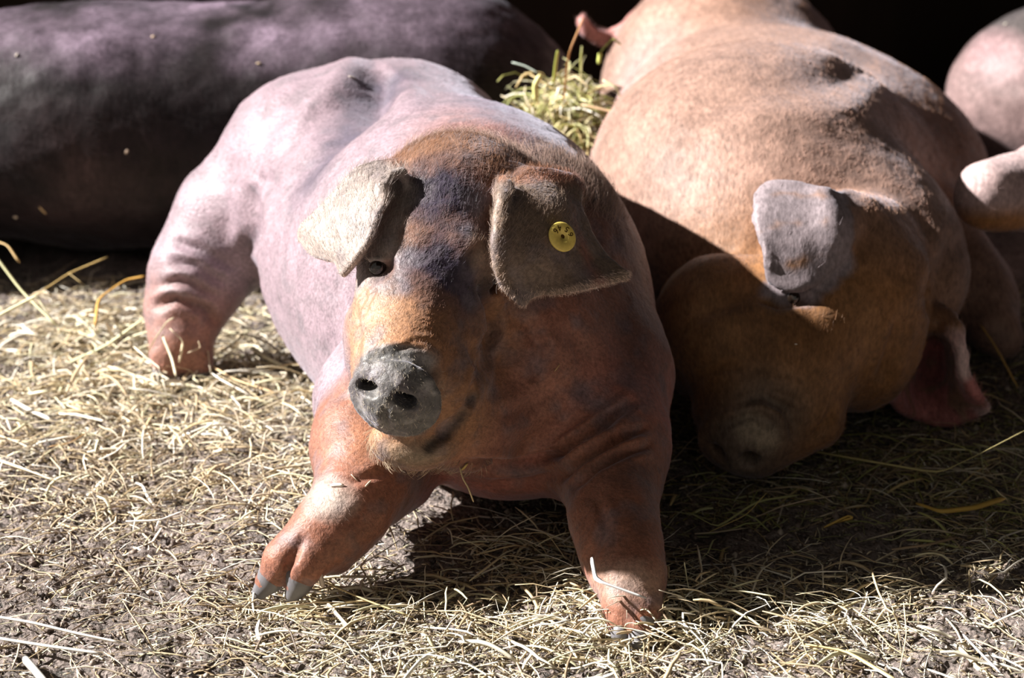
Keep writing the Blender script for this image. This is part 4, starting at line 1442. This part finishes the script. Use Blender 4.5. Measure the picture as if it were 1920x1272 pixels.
    S([W(304, 628, .60), W(322, 672, .58), W(330, 706, .56)], .0042, (0.74, 0.66, 0.46), 'pale straw stalk hanging down across the hind foot')
    S([W(318, 616, .605), W(344, 640, .595), W(336, 680, .59)], .0034, (0.72, 0.62, 0.42), 'angled pale straw blade on the middle of the hind foot')
    S([W(352, 662, .59), W(376, 652, .60), W(372, 640, .60)], .0034, (0.66, 0.54, 0.36), 'small hooked straw blade on the right claw of the hind foot')
    S(F((470, 652, .02), (500, 672, .018), (540, 692, .012)), .0060, (0.72, 0.66, 0.44), 'thick pale straw piece between the hind foot and the belly')
    S(F((400, 688, .02), (440, 712, .016), (520, 738, .010)), .0055, (0.62, 0.44, 0.24), 'thick tan straw stalk lying right of the hind foot')
    S(F((20, 750, .012), (55, 770, .014), (96, 788, .012)), .0060, (0.80, 0.75, 0.64), 'thick white straw piece on the sunlit floor at the left')
    S(F((-15, 860, .012), (50, 882, .013), (104, 902, .010)), .0048, (0.72, 0.62, 0.44), 'pale straw stalk running in from the left edge at mid height')
    S(F((-15, 812, .010), (30, 828, .012), (68, 846, .010)), .0044, (0.72, 0.62, 0.44), 'pale straw stalk running in from the left edge above the mid one')
    S(F((236, 978, .012), (300, 976, .014), (346, 958, .012)), .0046, (0.78, 0.74, 0.66), 'white bent straw stalk on the sunlit floor left of the front foot')
    S(F((92, 838, .01), (130, 832, .012), (162, 812, .012)), .0042, (0.40, 0.24, 0.10), 'brown straw stalk on the sunlit floor at the left')
    S([W(1056, 192, .94), W(1066, 100, .94), W(1094, 34, .96)], .0060, (0.42, 0.20, 0.06), 'brown straw stalk sticking up highest from the hay heap')
    S([W(1038, 160, .93), W(1042, 120, .93), W(1046, 94, .93)], .0065, (0.45, 0.48, 0.10), 'bright green hay blade standing on the left of the heap')
    S([W(1005, 190, .92), W(1003, 160, .91), W(1014, 140, .91)], .0075, (0.66, 0.62, 0.24), 'curved yellow hay blade on the left of the heap')
    S([W(960, 117, .95), W(985, 124, .94), (W(1010, 138, .93))], .0065, (0.42, 0.48, 0.42), 'pale blue green hay blade at the left tip of the heap')
    S([W(1122, 120, .95), W(1126, 96, .95), W(1150, 72, .96), W(1164, 84, .96)], .0065, (0.42, 0.45, 0.12), 'green hay blade looped on the right top of the heap')
    S([W(1130, 150, .93), W(1156, 164, .92), W(1170, 200, .92), W(1190, 215, .92)], .0060, (0.60, 0.60, 0.36), 'pale hay blade hanging on the right of the heap')
    S([W(1090, 196, .91), W(1150, 210, .90), W(1185, 232, .89)], .0050, (0.66, 0.46, 0.28), 'pinkish straw stalk across the middle of the heap')
    S([W(862, 876, -.075), W(868, 898, -.085), W(878, 915, -.088), W(888, 942, -.088)], .0016, (0.62, 0.48, 0.26), 'thin straw wisp hanging below the chin of the front pig')


def flecks():
    trees = {}
    for nm, pg in (('a', PIG), ('b', PIG_B), ('c', PIG_C), ('d', PIG_D)):
        V, Q = pg[1], pg[2]
        trees[nm] = BVHTree.FromPolygons([tuple(v) for v in V], [tuple(q) for q in Q])
    for key, px, py, L, w, ang, col, lab in (
            ('c', 485, 120, .006, .005, .3, (.7, .55, .35), 'small pale straw fleck high on the dark flank, above the front pig hip'),
            ('c', 237, 284, .007, .006, 1.0, (.45, .33, .24), 'round dull straw fleck midway down the dark flank'),
            ('c', 80, 394, .016, .004, -1.1, (.60, .42, .22), 'slender straw fleck low on the dark flank at the left'),
            ('c', 29, 406, .006, .005, .2, (.62, .52, .40), 'small pale straw fleck lowest on the dark flank near the left edge'),
            ('c', 287, 70, .005, .004, .2, (.66, .50, .36), 'small straw fleck on the lit back of the dark pig'),
            ('c', 32, 104, .006, .005, 1.3, (.60, .52, .44), 'small straw fleck on the dark back at the left edge'),
            ('a', 660, 146, .010, .004, .5, (.60, .52, .44), 'straw fleck on top of the front pig rump'),
            ('a', 632, 912, .014, .0045, -.5, (.78, .70, .60), 'white straw chip on the left foreleg, leftmost of the chips there'),
            ('a', 664, 896, .009, .002, -.9, (.74, .64, .50), 'thin straw chip in the middle of the left foreleg'),
            ('a', 690, 908, .010, .0022, 1.0, (.70, .58, .42), 'thin straw chip on the right of the left foreleg'),
            ('a', 870, 874, .010, .005, 1.2, (.50, .36, .12), 'brown chaff clump stuck under the jaw of the front pig'),
            ('a', 1044, 690, .010, .0016, .6, (.60, .40, .20), 'tiny straw wisp on the shaded jowl of the front pig'),
            ('b', 1492, 646, .003, .0025, 0, (.85, .80, .70), 'tiny white fleck on the cheek of the brown pig'),
            ('d', 1886, 46, .006, .005, 0, (.50, .45, .38), 'pale fleck on the back of the pig at the right edge')):
        d = Vector(ray(px, py)).normalized()
        h = trees[key].ray_cast(Vector(CAM), d)
        if h[0] is None:
            continue
        p, n = np.array(h[0]), np.array(h[1])
        t = np.array([math.cos(ang), 0, math.sin(ang)])
        t -= n * (t @ n)
        t /= np.linalg.norm(t)
        p = p + n * w * 0.25
        stalk([p - t * L / 2, p + n * w * .1, p + t * L / 2], w, col, lab, name='straw_fleck', flat=0.5, k=5)


def loose_stalks():
    groups = [
        ('pale straw blade lying loose in the sunlit litter left of the front pig', 'straw blades on the sunlit left floor', (0, 560, 590, 1000), 75, PALE, .045, .10),
        ('pale straw blade lying loose on the sunlit floor along the bottom', 'straw blades along the bottom', (480, 1250, 1090, 1265), 95, PALE, .04, .09),
        ('pale straw blade lying loose on the right of the bottom floor', 'straw blades at the lower right', (1260, 1915, 1060, 1265), 50, PALE, .04, .09),
        ('dim yellowish straw blade lying in the shade of the pigs', 'straw blades in the shade', (1240, 1900, 870, 1040), 28, GREEN, .04, .09)]
    for lab, grp, (x0, x1, y0, y1), n, pal, l0, l1 in groups:
        px = RNG.uniform(x0, x1, n)
        py = RNG.uniform(y0, y1, n)
        g = np.array([H(a, b, 0.006) for a, b in zip(px, py)])
        P = stalk_lines(g[:, 0], g[:, 1], ground_h(g[:, 0], g[:, 1]) + RNG.uniform(.004, .016, n), RNG.uniform(l0, l1, n),
                        RNG.uniform(0, 6.283, n), RNG.normal(.15, .2, n), k=7, bend=.6)
        col = pick(pal, n)
        for i in range(n):
            V, Q, C = ribbon(P[i:i + 1], np.array([RNG.uniform(.0022, .0050)]), col[i:i + 1])
            loc = P[i, 0].copy()
            o = mk('straw_stalk', V - loc, Q, M_STRAW, colors=C)
            o.location = loc
            tag(o, lab, 'straw', grp)


bedding()
hay_heap()
named_stalks()
flecks()
loose_stalks()
